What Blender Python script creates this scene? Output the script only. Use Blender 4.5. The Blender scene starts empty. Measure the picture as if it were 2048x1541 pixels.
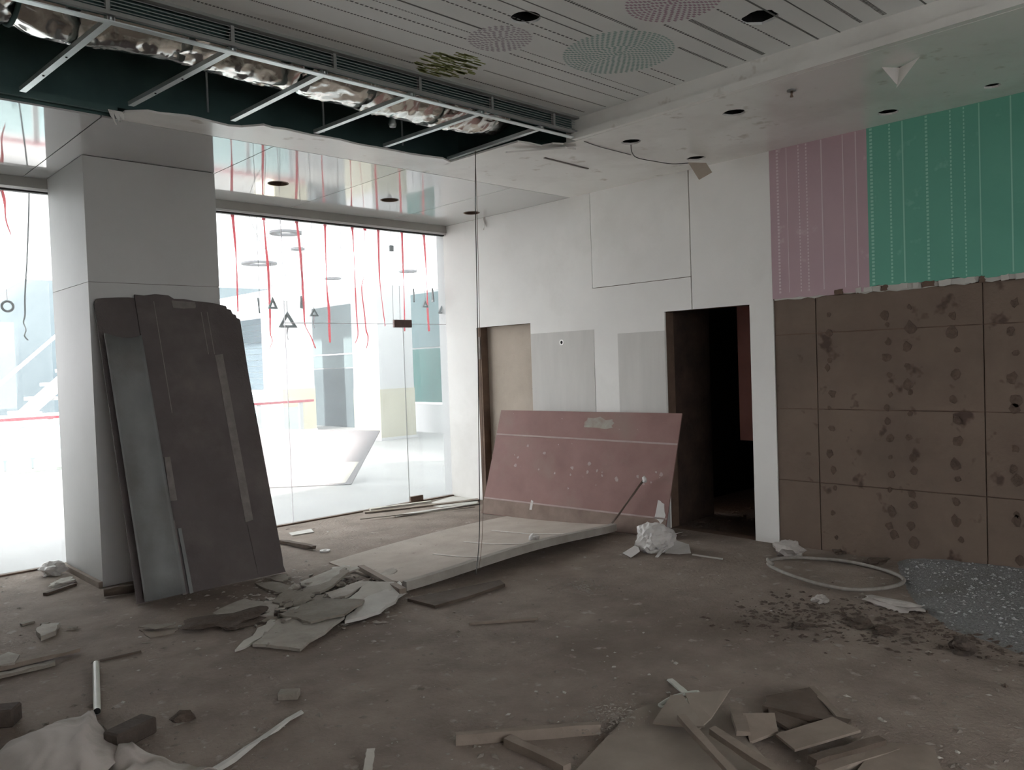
import bpy, bmesh, math, random
from mathutils import Vector, Matrix, noise
from mathutils.geometry import delaunay_2d_cdt

random.seed(7)
sc = bpy.context.scene
COL = sc.collection

# ------------------------------------------------------------------ camera
CAM_H = 1.6
YAW, PITCH, ROLL, FPX = 0.761, -0.027, 0.035, 1614.87
_f = Vector((math.sin(YAW) * math.cos(PITCH), math.cos(YAW) * math.cos(PITCH), math.sin(PITCH)))
_r0 = Vector((math.cos(YAW), -math.sin(YAW), 0))
_d0 = _f.cross(_r0)
RIGHT = math.cos(ROLL) * _r0 + math.sin(ROLL) * _d0
DOWN = -math.sin(ROLL) * _r0 + math.cos(ROLL) * _d0
cd = bpy.data.cameras.new('camera')
cd.sensor_width = 36.0
cd.lens = FPX * 36.0 / 2048.0
cd.clip_start, cd.clip_end = 0.05, 400
cam = bpy.data.objects.new('camera', cd)
COL.objects.link(cam)
m3 = Matrix((RIGHT, -DOWN, -_f)).transposed()
cam.matrix_world = Matrix.Translation((0, 0, CAM_H)) @ m3.to_4x4()
sc.camera = cam

# ------------------------------------------------------------------ sky, sun, exposure
w = bpy.data.worlds.new('sky')
sc.world = w
w.use_nodes = True
bg = w.node_tree.nodes['Background']
bg.inputs[0].default_value = (0.97, 0.972, 1.0, 1)
bg.inputs[1].default_value = 4.8
sd = bpy.data.lights.new('sun', 'SUN')
sd.energy = 10.0
sd.angle = math.radians(2.5)
sd.color = (1.0, 0.96, 0.9)
sun = bpy.data.objects.new('sun', sd)
COL.objects.link(sun)
sun.rotation_euler = Vector((0.93, 0.10, -0.27)).to_track_quat('-Z', 'Y').to_euler()
vs = sc.view_settings
vs.view_transform = 'Standard'
vs.look = 'None'
vs.exposure = 0.74
vs.gamma = 1.0
vs.use_curve_mapping = False
cy = sc.cycles
cy.use_denoising = True
cy.max_bounces = 14
cy.diffuse_bounces = 8
cy.glossy_bounces = 6
cy.transparent_max_bounces = 16
cy.transmission_bounces = 6
cy.caustics_reflective = False
cy.caustics_refractive = False
cy.sample_clamp_indirect = 12

# ------------------------------------------------------------------ room measures (metres)
W, D = 6.25, 7.69          # right wall, glass wall
H1, HU = 3.284, 3.455      # soffit, upper ceiling
XS, YG, YS = 4.70, 4.11, 5.60   # right fascia, grille, seam of the glossy panels
XL, YB = -3.0, -3.0        # left and back wall
XB, HC = 12.0, 3.42        # far shop fronts of the hall, hall ceiling


def ray(px, py):
    return RIGHT * ((px - 1024) / FPX) + DOWN * ((py - 770.5) / FPX) + _f


def at(px, py, axis, val):
    d = ray(px, py)
    o = Vector((0, 0, CAM_H))
    i = 'xyz'.index(axis)
    return o + d * ((val - o[i]) / d[i])


def fl(px, py, z=0.0):
    return at(px, py, 'z', z)


# ------------------------------------------------------------------ materials
MATS = {}


def mat(name, col, col2=None, scale=4.0, rough=0.8, bump=0.0, bscale=40.0, metal=0.0, spec=0.3,
        spots=None, spot_scale=3.0, spot_lo=0.60, spot_hi=0.70, coat=0.0, stretch=None, dirt=None, dirt_scale=1.2,
        detail=6.0):
    if name in MATS:
        return MATS[name]
    m = bpy.data.materials.new(name)
    m.use_nodes = True
    nt = m.node_tree
    N, Lk = nt.nodes, nt.links
    b = N['Principled BSDF']
    b.inputs['Base Color'].default_value = (*col, 1)
    b.inputs['Roughness'].default_value = rough
    b.inputs['Metallic'].default_value = metal
    b.inputs['Specular IOR Level'].default_value = spec
    if coat:
        b.inputs['Coat Weight'].default_value = coat
        b.inputs['Coat Roughness'].default_value = 0.05
    tc = N.new('ShaderNodeTexCoord')
    src = tc.outputs['Object']
    if stretch:
        mp = N.new('ShaderNodeMapping')
        mp.inputs['Scale'].default_value = stretch
        Lk.new(src, mp.inputs[0])
        src = mp.outputs[0]

    def ns(s, det=detail, r=0.6):
        n = N.new('ShaderNodeTexNoise')
        n.inputs['Scale'].default_value = s
        n.inputs['Detail'].default_value = det
        n.inputs['Roughness'].default_value = r
        Lk.new(src, n.inputs['Vector'])
        return n.outputs[0]

    def mr(v, lo, hi):
        n = N.new('ShaderNodeMapRange')
        n.inputs['From Min'].default_value = lo
        n.inputs['From Max'].default_value = hi
        Lk.new(v, n.inputs['Value'])
        return n.outputs[0]

    def mix(fac, a, c):
        n = N.new('ShaderNodeMix')
        n.data_type = 'RGBA'
        Lk.new(fac, n.inputs[0])
        if isinstance(a, tuple):
            n.inputs[6].default_value = (*a, 1)
        else:
            Lk.new(a, n.inputs[6])
        n.inputs[7].default_value = (*c, 1)
        return n.outputs[2]

    out = None
    if col2:
        out = mix(mr(ns(scale), 0.3, 0.7), col, col2)
    if dirt:
        out = mix(mr(ns(dirt_scale), 0.50, 0.68), out if out is not None else col, dirt)
    if spots:
        out = mix(mr(ns(spot_scale, 3.0), spot_lo, spot_hi), out if out is not None else col, spots)
    if out is not None:
        Lk.new(out, b.inputs['Base Color'])
    if bump:
        bn = N.new('ShaderNodeBump')
        bn.inputs['Strength'].default_value = bump
        bn.inputs['Distance'].default_value = 0.02
        Lk.new(ns(bscale, 8.0), bn.inputs['Height'])
        Lk.new(bn.outputs[0], b.inputs['Normal'])
    MATS[name] = m
    return m


def glass_mat(name, dust, tint=(0.93, 0.98, 0.97), gloss=0.06):  # dust: share of pale translucent veil, imitates haze
    m = bpy.data.materials.new(name)
    m.use_nodes = True
    nt = m.node_tree
    N, Lk = nt.nodes, nt.links
    for n in list(N):
        if n.type != 'OUTPUT_MATERIAL':
            N.remove(n)
    out = [n for n in N if n.type == 'OUTPUT_MATERIAL'][0]
    tr = N.new('ShaderNodeBsdfTransparent')
    tr.inputs[0].default_value = (*tint, 1)
    gl = N.new('ShaderNodeBsdfGlossy')
    gl.inputs['Roughness'].default_value = 0.02
    tl = N.new('ShaderNodeBsdfTranslucent')
    tl.inputs[0].default_value = (0.86, 0.93, 0.95, 1)
    m1 = N.new('ShaderNodeMixShader')
    m1.inputs[0].default_value = gloss
    Lk.new(tr.outputs[0], m1.inputs[1])
    Lk.new(gl.outputs[0], m1.inputs[2])
    m2 = N.new('ShaderNodeMixShader')
    tc = N.new('ShaderNodeTexCoord')
    nz = N.new('ShaderNodeTexNoise')
    nz.inputs['Scale'].default_value = 1.6
    nz.inputs['Detail'].default_value = 6
    Lk.new(tc.outputs['Object'], nz.inputs['Vector'])
    mr = N.new('ShaderNodeMapRange')
    mr.inputs['From Min'].default_value = 0.25
    mr.inputs['From Max'].default_value = 0.75
    mr.inputs['To Min'].default_value = dust * 0.75
    mr.inputs['To Max'].default_value = dust * 1.25
    Lk.new(nz.outputs[0], mr.inputs[0])
    Lk.new(mr.outputs[0], m2.inputs[0])
    Lk.new(m1.outputs[0], m2.inputs[1])
    Lk.new(tl.outputs[0], m2.inputs[2])
    Lk.new(m2.outputs[0], out.inputs[0])
    return m


M_floor = mat('concrete_floor', (0.30, 0.247, 0.208), (0.195, 0.157, 0.13), 3.4, 0.9, 0.8, 34.0, detail=12.0,
              dirt=(0.15, 0.118, 0.096), dirt_scale=0.55, spots=(0.35, 0.305, 0.265), spot_scale=9.0, spot_lo=0.62, spot_hi=0.72)
M_hallfloor = mat('hall_floor_tile', (0.29, 0.29, 0.28), (0.23, 0.23, 0.225), 1.5, 0.6, 0.08, 20.0)
M_ground = mat('outdoor_paving', (0.42, 0.42, 0.41), (0.35, 0.35, 0.34), 0.6, 0.9)
M_white = mat('white_wall_paint', (0.79, 0.78, 0.755), (0.72, 0.71, 0.69), 1.2, 0.75, 0.08, 30.0, dirt=(0.68, 0.67, 0.64), dirt_scale=0.9)
M_soffit = mat('soffit_plaster', (0.86, 0.85, 0.82), (0.80, 0.79, 0.76), 1.6, 0.24, 0.03, 24.0, spec=0.8,
               dirt=(0.72, 0.70, 0.67), dirt_scale=1.3, spots=(0.60, 0.56, 0.51), spot_scale=5.0, spot_lo=0.63, spot_hi=0.72)
M_upper = mat('upper_ceiling_paint', (0.80, 0.82, 0.81), (0.73, 0.745, 0.735), 0.9, 0.5, 0.04)
M_gloss = mat('glossy_white_panel', (0.56, 0.555, 0.55), (0.53, 0.525, 0.52), 1.0, 0.05, spec=0.6, coat=0.6)
M_column = mat('column_panel', (0.53, 0.53, 0.515), (0.47, 0.47, 0.455), 1.2, 0.5, 0.06, 30.0, spec=0.4)
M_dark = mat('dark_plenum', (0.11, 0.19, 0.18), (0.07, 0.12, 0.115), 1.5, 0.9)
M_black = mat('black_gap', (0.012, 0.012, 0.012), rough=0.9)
M_brownwall = mat('brown_backing_board', (0.18, 0.135, 0.106), (0.145, 0.107, 0.085), 2.0, 0.85, 0.3, 22.0,
                  spots=(0.075, 0.05, 0.04), spot_scale=5.0, spot_lo=0.62, spot_hi=0.70, dirt=(0.13, 0.098, 0.078), dirt_scale=1.1)
M_glue = mat('dried_adhesive', (0.082, 0.056, 0.044), (0.125, 0.09, 0.07), 25.0, 0.9, 0.5, 60.0)
M_pink = mat('mauve_wallpaper', (0.47, 0.34, 0.37), (0.43, 0.305, 0.335), 1.4, 0.6, spots=(0.52, 0.40, 0.43), spot_scale=6.5, spot_lo=0.66, spot_hi=0.74)
M_green = mat('green_wallpaper', (0.145, 0.40, 0.30), (0.12, 0.35, 0.265), 1.4, 0.6, spots=(0.20, 0.47, 0.37), spot_scale=5.5, spot_lo=0.66, spot_hi=0.76)
M_pinkline = mat('mauve_print', (0.62, 0.52, 0.55), rough=0.7)
M_greenline = mat('green_print', (0.30, 0.58, 0.47), rough=0.7)
M_plaster = mat('bare_plaster', (0.47, 0.41, 0.345), (0.39, 0.335, 0.28), 2.5, 0.9, 0.15, 30.0, spots=(0.27, 0.22, 0.18), spot_scale=11.0, spot_lo=0.70, spot_hi=0.75)
M_patch = mat('unpainted_plaster', (0.60, 0.585, 0.56), (0.53, 0.52, 0.50), 2.0, 0.9, stretch=(1, 3, 0.5))
M_brownwood = mat('brown_wood', (0.16, 0.105, 0.075), (0.10, 0.066, 0.05), 6.0, 0.8, 0.3, 30.0)
M_darkboard = mat('dark_board', (0.125, 0.108, 0.105), (0.095, 0.08, 0.078), 2.5, 0.85, 0.3, 40.0, dirt=(0.145, 0.125, 0.118), dirt_scale=2.0)
M_greysheet = mat('grey_sheet', (0.22, 0.225, 0.22), (0.17, 0.175, 0.17), 3.0, 0.5, 0.12, 30.0, dirt=(0.15, 0.145, 0.13), dirt_scale=1.6)
M_strip = mat('dusty_strip', (0.24, 0.215, 0.20), (0.17, 0.15, 0.14), 14.0, 0.9, 0.3, 60.0)
M_red = mat('red_brown_board', (0.285, 0.17, 0.155), (0.225, 0.13, 0.118), 2.4, 0.75, 0.15, 60.0, dirt=(0.265, 0.185, 0.16), dirt_scale=1.4,
            spots=(0.46, 0.38, 0.36), spot_scale=13.0, spot_lo=0.71, spot_hi=0.75)
M_redline = mat('pale_scored_line', (0.42, 0.34, 0.31), (0.34, 0.26, 0.24), 10.0, 0.9)
M_reddust = mat('dusty_brown_edge', (0.28, 0.215, 0.18), (0.17, 0.12, 0.10), 4.0, 0.9, 0.2, 40.0)
M_foil = mat('duct_foil', (0.80, 0.80, 0.77), (0.66, 0.66, 0.63), 5.0, 0.16, metal=1.0)
M_galv = mat('galvanised_steel', (0.72, 0.78, 0.78), (0.6, 0.66, 0.66), 9.0, 0.38, metal=0.75)
M_grille = mat('grille_paint', (0.27, 0.28, 0.27), (0.22, 0.23, 0.22), 3.0, 0.6)
M_beam = mat('window_head_beam', (0.36, 0.35, 0.32), (0.31, 0.30, 0.28), 3.0, 0.6)
M_alu = mat('aluminium', (0.75, 0.75, 0.73), rough=0.35, metal=0.6)
M_patchfit = mat('bronze_fitting', (0.12, 0.075, 0.065), (0.09, 0.055, 0.05), 20.0, 0.4, metal=0.3)
M_ribbon = bpy.data.materials.new('red_satin_ribbon')
M_ribbon.use_nodes = True
_nt = M_ribbon.node_tree
_nt.nodes.remove(_nt.nodes['Principled BSDF'])
_a, _b, _c = _nt.nodes.new('ShaderNodeBsdfTranslucent'), _nt.nodes.new('ShaderNodeBsdfDiffuse'), _nt.nodes.new('ShaderNodeMixShader')
_a.inputs[0].default_value = (0.9, 0.06, 0.12, 1)
_b.inputs[0].default_value = (0.75, 0.04, 0.08, 1)
_nt.links.new(_a.outputs[0], _c.inputs[1])
_nt.links.new(_b.outputs[0], _c.inputs[2])
_nt.links.new(_c.outputs[0], _nt.nodes['Material Output'].inputs[0])
M_string = mat('grey_string', (0.28, 0.28, 0.28), rough=0.8)
M_tri = mat('dark_tinsel', (0.05, 0.065, 0.065), (0.09, 0.11, 0.11), 60.0, 0.5)
M_paleribbon = mat('pale_ribbon', (0.75, 0.7, 0.75), rough=0.5)
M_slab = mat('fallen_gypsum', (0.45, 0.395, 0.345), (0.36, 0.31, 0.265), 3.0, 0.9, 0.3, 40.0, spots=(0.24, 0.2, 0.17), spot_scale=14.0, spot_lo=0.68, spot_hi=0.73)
M_slabedge = mat('white_panel_rim', (0.55, 0.54, 0.5), (0.45, 0.43, 0.4), 5.0, 0.8)
M_seam = mat('pale_joint_tape', (0.62, 0.6, 0.56), (0.5, 0.47, 0.43), 12.0, 0.9)
M_gyp = mat('broken_gypsum', (0.44, 0.41, 0.365), (0.31, 0.28, 0.24), 6.0, 0.9, 0.4, 30.0)
M_gypdirty = mat('dirty_gypsum', (0.30, 0.27, 0.23), (0.20, 0.175, 0.145), 6.0, 0.9, 0.5, 30.0)
M_paper = mat('torn_paper', (0.52, 0.50, 0.45), (0.42, 0.395, 0.35), 5.0, 0.85)
M_plastic = mat('white_plastic', (0.62, 0.6, 0.58), (0.5, 0.48, 0.46), 5.0, 0.45)
M_timber = mat('dusty_timber', (0.265, 0.218, 0.178), (0.19, 0.153, 0.123), 5.0, 0.85, 0.25, 30.0)
M_timberdark = mat('old_dark_timber', (0.13, 0.10, 0.08), (0.085, 0.065, 0.05), 7.0, 0.9, 0.4, 30.0)
M_brick = mat('dark_brick', (0.10, 0.08, 0.066), (0.06, 0.047, 0.04), 12.0, 0.95, 0.6, 30.0)
M_pvc = mat('grey_pvc', (0.60, 0.61, 0.55), (0.5, 0.51, 0.46), 8.0, 0.5)
M_hose = mat('grey_hose', (0.33, 0.31, 0.28), (0.22, 0.2, 0.18), 20.0, 0.55)
M_gravel = mat('pale_gravel', (0.30, 0.30, 0.295), (0.16, 0.16, 0.157), 70.0, 0.95, 1.0, 90.0, dirt=(0.17, 0.16, 0.14), dirt_scale=1.8)
M_gravelstone = mat('gravel_stone', (0.42, 0.43, 0.43), (0.27, 0.27, 0.265), 60.0, 0.95)
M_soil = mat('dark_soil', (0.13, 0.10, 0.08), (0.085, 0.063, 0.05), 30.0, 0.95, 0.9, 60.0)
M_stone = mat('white_stone', (0.50, 0.47, 0.44), (0.36, 0.33, 0.3), 8.0, 0.9, 0.4, 20.0)
M_crumb = mat('crumbs', (0.34, 0.31, 0.27), (0.15, 0.12, 0.1), 3.0, 0.95)
M_crumbw = mat('pale_crumbs', (0.46, 0.43, 0.385), rough=0.95)
M_cloth = mat('dusty_sheet', (0.54, 0.49, 0.455), (0.44, 0.395, 0.36), 3.0, 0.85, 0.1, 60.0, dirt=(0.27, 0.24, 0.2), dirt_scale=2.2)
M_cable = mat('black_cable', (0.03, 0.028, 0.025), rough=0.6)
M_print = mat('grey_print', (0.17, 0.175, 0.17), rough=0.8)
M_prteal = mat('teal_print', (0.36, 0.50, 0.47), rough=0.8)
M_prmauve = mat('mauve_dot_print', (0.50, 0.46, 0.50), rough=0.8)
M_prpink = mat('pink_print', (0.47, 0.34, 0.41), rough=0.8)
M_prgreen = mat('olive_print', (0.33, 0.37, 0.15), rough=0.8)
M_cream = mat('cream_dado', (0.42, 0.405, 0.32), (0.38, 0.365, 0.285), 2.0, 0.6)
M_hallwhite = mat('hall_white', (0.46, 0.465, 0.465), (0.43, 0.435, 0.435), 1.0, 0.6)
M_teal = mat('teal_panel', (0.035, 0.135, 0.12), (0.03, 0.11, 0.10), 2.0, 0.6, stretch=(1, 2, 0.5))
M_slate = mat('slate_panel', (0.045, 0.06, 0.066), (0.036, 0.048, 0.054), 2.0, 0.6, stretch=(1, 2, 0.5))
M_steelblue = mat('blue_shutter', (0.06, 0.085, 0.10), (0.05, 0.072, 0.09), 2.0, 0.6)
M_railred = mat('red_rail', (0.40, 0.10, 0.12), rough=0.4)
M_hill = mat('hazy_hillside', (0.036, 0.05, 0.056), (0.055, 0.072, 0.078), 0.15, 0.95)
M_glass = glass_mat('haze_veil_glass', 0.05, (0.985, 0.982, 0.98), 0.03)  # veil in the panes imitates glare from the bright hall
M_railglass = glass_mat('rail_glass', 0.10, (0.8, 0.93, 0.93))
M_roof = bpy.data.materials.new('translucent_roof_sheet')
M_roof.use_nodes = True
_nt = M_roof.node_tree
_nt.nodes.remove(_nt.nodes['Principled BSDF'])
_a, _b, _c = _nt.nodes.new('ShaderNodeBsdfTranslucent'), _nt.nodes.new('ShaderNodeBsdfDiffuse'), _nt.nodes.new('ShaderNodeMixShader')
_a.inputs[0].default_value = _b.inputs[0].default_value = (0.86, 0.88, 0.88, 1)
_c.inputs[0].default_value = 0.35
_nt.links.new(_a.outputs[0], _c.inputs[1])
_nt.links.new(_b.outputs[0], _c.inputs[2])
_nt.links.new(_c.outputs[0], _nt.nodes['Material Output'].inputs[0])
M_disc = mat('disc_grey', (0.20, 0.20, 0.21), rough=0.6)
M_rim = mat('shaded_rim', (0.38, 0.355, 0.32), (0.29, 0.265, 0.235), 6.0, 0.85, 0.2, 40.0)  # white rim with its shadow put into a darker colour
M_card = mat('dusty_card', (0.29, 0.245, 0.205), (0.225, 0.188, 0.155), 5.0, 0.9)
M_pinkboard = mat('pink_board', (0.45, 0.22, 0.20), (0.36, 0.17, 0.16), 3.0, 0.8)


# ------------------------------------------------------------------ object helpers
def setp(o, label=None, cat=None, group=None, kind=None):
    if label:
        o['label'] = label
    if cat:
        o['category'] = cat
    if group:
        o['group'] = group
    if kind:
        o['kind'] = kind
    return o


def link(name, me, m, parent=None):
    if m is not None and not me.materials:
        me.materials.append(m)
    o = bpy.data.objects.new(name, me)
    COL.objects.link(o)
    if parent is not None:
        o.parent = parent
    return o


def raw(name, verts, faces, m, parent=None, smooth=False):
    me = bpy.data.meshes.new(name)
    me.from_pydata([tuple(v) for v in verts], [], faces)
    me.validate()
    if smooth:
        for p in me.polygons:
            p.use_smooth = True
    return link(name, me, m, parent)


def frombm(name, bm, m, parent=None, smooth=False):
    me = bpy.data.meshes.new(name)
    bmesh.ops.recalc_face_normals(bm, faces=bm.faces)
    bm.to_mesh(me)
    bm.free()
    if smooth:
        for p in me.polygons:
            p.use_smooth = True
    return link(name, me, m, parent)


def bm_box(bm, x0, x1, y0, y1, z0, z1):
    r = bmesh.ops.create_cube(bm, size=1.0)
    bmesh.ops.scale(bm, vec=(x1 - x0, y1 - y0, z1 - z0), verts=r['verts'])
    bmesh.ops.translate(bm, vec=((x0 + x1) / 2, (y0 + y1) / 2, (z0 + z1) / 2), verts=r['verts'])
    return r['verts']


def boxes(name, lst, m, parent=None):
    V, F = [], []
    for (x0, x1, y0, y1, z0, z1) in lst:
        k = len(V)
        V += [(x0, y0, z0), (x1, y0, z0), (x1, y1, z0), (x0, y1, z0), (x0, y0, z1), (x1, y0, z1), (x1, y1, z1), (x0, y1, z1)]
        F += [[k + i for i in q] for q in ((3, 2, 1, 0), (4, 5, 6, 7), (0, 1, 5, 4), (1, 2, 6, 5), (2, 3, 7, 6), (3, 0, 4, 7))]
    return raw(name, V, F, m, parent)


def box(name, x0, x1, y0, y1, z0, z1, m, parent=None, bev=0.0):
    bm = bmesh.new()
    bm_box(bm, min(x0, x1), max(x0, x1), min(y0, y1), max(y0, y1), min(z0, z1), max(z0, z1))
    if bev:
        bmesh.ops.bevel(bm, geom=bm.edges[:], offset=bev, segments=1, affect='EDGES')
    return frombm(name, bm, m, parent)


def empty(name, loc=(0, 0, 0)):
    o = bpy.data.objects.new(name, None)
    o.empty_display_size = 0.1
    COL.objects.link(o)
    o.location = loc
    return o


def adopt(o, parent):
    """keep the world place of a freshly built part under its thing"""
    o.parent = parent
    o.matrix_parent_inverse = Matrix.Translation(-Vector(parent.location))
    return o


def plate_data(outline, holes, a0, a1):
    """2-D outline with holes, extruded from a0 to a1 -> verts (u, v, a), faces"""
    vs2, ed = [], []
    for loop in [outline] + list(holes):
        s = len(vs2)
        vs2 += [Vector((p[0], p[1])) for p in loop]
        ed += [(s + i, s + (i + 1) % len(loop)) for i in range(len(loop))]
    v, e, f, _, _, _ = delaunay_2d_cdt(vs2, ed, [], 1, 1e-6)

    def inside(p, loop):
        c = False
        for i in range(len(loop)):
            (x1, y1), (x2, y2) = loop[i][:2], loop[i - 1][:2]
            if (y1 > p[1]) != (y2 > p[1]) and p[0] < (x2 - x1) * (p[1] - y1) / (y2 - y1) + x1:
                c = not c
        return c

    if len(outline) > 4 or holes:
        g_ = []
        for t in f:
            c = (sum(v[i].x for i in t) / len(t), sum(v[i].y for i in t) / len(t))
            if inside(c, outline) and not any(inside(c, h) for h in holes):
                g_.append(t)
        f = g_
    n = len(v)
    verts = [(p.x, p.y, a0) for p in v] + [(p.x, p.y, a1) for p in v]
    faces, cnt = [], {}
    for t in f:
        t = list(t)
        ar = sum(v[t[i]].x * v[t[(i + 1) % len(t)]].y - v[t[(i + 1) % len(t)]].x * v[t[i]].y for i in range(len(t)))
        if ar < 0:
            t.reverse()
        faces.append([i + n for i in t])
        faces.append([i for i in reversed(t)])
        for i in range(len(t)):
            cnt.setdefault(frozenset((t[i], t[(i + 1) % len(t)])), []).append((t[i], t[(i + 1) % len(t)]))
    for k, l in cnt.items():
        if len(l) == 1:
            a, b = l[0]
            faces.append([a, b, b + n, a + n])
    return verts, faces


def plate(name, outline, holes, a0, a1, m, parent=None, axis='z'):
    v, f = plate_data(outline, holes, a0, a1)
    if axis == 'x':     # (u, v, a) = (y, z, x)
        v = [(p[2], p[0], p[1]) for p in v]
    elif axis == 'y':   # (u, v, a) = (x, z, y)
        v = [(p[0], p[2], p[1]) for p in v]
        f = [list(reversed(q)) for q in f]
    return raw(name, v, f, m, parent)


def rect(a0, a1, b0, b1):
    return [(a0, b0), (a1, b0), (a1, b1), (a0, b1)]


def circ(cx, cy_, r, n=24, jag=0.0):
    return [(cx + r * (1 + random.uniform(-jag, jag)) * math.cos(2 * math.pi * i / n),
             cy_ + r * (1 + random.uniform(-jag, jag)) * math.sin(2 * math.pi * i / n)) for i in range(n)]


def tube_data(pts, r, n=8, cap=True):
    pts = [Vector(p) for p in pts]
    rs = r if isinstance(r, (list, tuple)) else [r] * len(pts)
    V, F = [], []
    prev = None
    for i, p in enumerate(pts):
        t = (pts[min(i + 1, len(pts) - 1)] - pts[max(i - 1, 0)]).normalized()
        if prev is None:
            a = Vector((0, 0, 1)) if abs(t.z) < 0.9 else Vector((1, 0, 0))
            u = t.cross(a).normalized()
        else:
            u = (prev - t * prev.dot(t)).normalized()
        prev = u
        v = t.cross(u)
        for k in range(n):
            an = 2 * math.pi * k / n
            V.append(p + (u * math.cos(an) + v * math.sin(an)) * rs[i])
    for i in range(len(pts) - 1):
        for k in range(n):
            F.append([i * n + k, i * n + (k + 1) % n, (i + 1) * n + (k + 1) % n, (i + 1) * n + k])
    if cap:
        F.append(list(range(n - 1, -1, -1)))
        F.append([(len(pts) - 1) * n + k for k in range(n)])
    return V, F


def tube(name, pts, r, m, parent=None, n=8, cap=True):
    V, F = tube_data(pts, r, n, cap)
    return raw(name, V, F, m, parent, smooth=True)


def smooth_path(pts, sub=6):
    pts = [Vector(p) for p in pts]
    out = []
    for i in range(len(pts) - 1):
        p0, p1, p2, p3 = pts[max(i - 1, 0)], pts[i], pts[i + 1], pts[min(i + 2, len(pts) - 1)]
        for k in range(sub):
            t = k / sub
            out.append(0.5 * ((2 * p1) + (p2 - p0) * t + (2 * p0 - 5 * p1 + 4 * p2 - p3) * t * t
                              + (3 * p1 - p0 - 3 * p2 + p3) * t * t * t))
    out.append(pts[-1])
    return out


def ribbon(name, pts, widths, m, parent=None, twist=0.6, thick=0.0015):
    """a thin hanging band that turns about its own length"""
    path = smooth_path(pts, 6)
    V, F = [], []
    n = len(path)
    for i, p in enumerate(path):
        t = i / (n - 1)
        wv = widths[0] + (widths[1] - widths[0]) * t
        an = twist * math.sin(t * 7.0 + len(pts)) * 1.2
        u = Vector((math.cos(an), math.sin(an), 0)) * wv / 2
        q = Vector((-math.sin(an), math.cos(an), 0)) * thick / 2
        V += [p - u - q, p + u - q, p + u + q, p - u + q]
    for i in range(n - 1):
        for k in range(4):
            F.append([i * 4 + k, i * 4 + (k + 1) % 4, (i + 1) * 4 + (k + 1) % 4, (i + 1) * 4 + k])
    F.append([3, 2, 1, 0])
    F.append([(n - 1) * 4 + k for k in range(4)])
    return raw(name, V, F, m, parent)


def beam(name, p0, p1, wid, th, m, parent=None, up=(0, 0, 1), rag=0.0):
    """a batten or plank from p0 to p1 (centres of its underside)"""
    p0, p1 = Vector(p0), Vector(p1)
    t = (p1 - p0)
    L = t.length
    t.normalize()
    s = t.cross(Vector(up)).normalized()
    n = s.cross(t).normalized()
    bm = bmesh.new()
    seg = 6 if rag else 1
    rings = []
    for i in range(seg + 1):
        c = p0 + t * (L * i / seg)
        ring = []
        for (a, b) in ((-.5, 0), (.5, 0), (.5, 1), (-.5, 1)):
            j = Vector((random.uniform(-rag, rag), random.uniform(-rag, rag), random.uniform(0, rag))) if rag else Vector()
            ring.append(bm.verts.new(c + s * wid * a + n * th * b + j))
        rings.append(ring)
    for i in range(seg):
        for k in range(4):
            bm.faces.new([rings[i][k], rings[i][(k + 1) % 4], rings[i + 1][(k + 1) % 4], rings[i + 1][k]])
    bm.faces.new(rings[0][::-1])
    bm.faces.new(rings[-1])
    return frombm(name, bm, m, parent)


def leaning(name, foot, along, top_dir, outline, th, m, parent=None, curve=None, n_dir=None):
    """board in its own frame: local x along its foot, local y up its face, local z out of its face"""
    u = Vector(along).normalized()
    v = Vector(top_dir)
    v = (v - u * v.dot(u)).normalized()
    nn = u.cross(v)
    V, F = plate_data(outline, [], 0.0, th)
    o = raw(name, V, F, m, parent)
    mw = Matrix((u, v, nn)).transposed().to_4x4()
    mw.translation = Vector(foot)
    o.matrix_world = mw
    return o


def chunk(name, loc, size, m, parent=None, sub=2, jag=0.25, seed=0, flat=False):
    rnd = random.Random(seed)
    bm = bmesh.new()
    bmesh.ops.create_icosphere(bm, subdivisions=sub, radius=0.5)
    for v in bm.verts:
        d = 1 + jag * noise.noise(v.co * 3.1 + Vector((seed * 7.3, seed, 0))) * 2
        v.co = Vector((v.co.x * d * size[0], v.co.y * d * size[1], v.co.z * d * size[2]))
        v.co.z = max(v.co.z, -0.32 * size[2])
    z0 = min(v.co.z for v in bm.verts)
    a = rnd.uniform(0, 6.28)
    for v in bm.verts:
        x, y = v.co.x, v.co.y
        v.co = Vector((x * math.cos(a) - y * math.sin(a), x * math.sin(a) + y * math.cos(a), v.co.z - z0))
    o = frombm(name, bm, m, parent)
    o.location = loc
    return o


def shard(name, pts, z, th, m, parent=None, lift=None):
    """a flat broken piece: outline of floor points, lying at height z; lift = list of extra heights per corner"""
    V, F = plate_data([(p[0], p[1]) for p in pts], [], z, z + th)
    if lift:
        V2 = []
        for q in V:
            ws = [(1.0 / ((q[0] - p[0]) ** 2 + (q[1] - p[1]) ** 2 + 1e-6), l) for p, l in zip(pts, lift)]
            s = sum(a for a, _ in ws)
            V2.append((q[0], q[1], q[2] + sum(a * l for a, l in ws) / s))
        V = V2
    return raw(name, V, F, m, parent)


def pxs(lst):
    return [fl(a, b) for a, b in lst]


def ragged(pts, amp, sub=5, seed=1):
    rnd = random.Random(seed)
    out = []
    n = len(pts)
    for i in range(n):
        a, b = Vector(pts[i][:2]), Vector(pts[(i + 1) % n][:2])
        d = (b - a)
        nr = Vector((-d.y, d.x)).normalized()
        for k in range(sub):
            out.append(tuple(a + d * k / sub + nr * (rnd.uniform(-amp, amp) if k else 0)))
    return out


def S(o):
    o['kind'] = 'structure'
    return o


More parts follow.
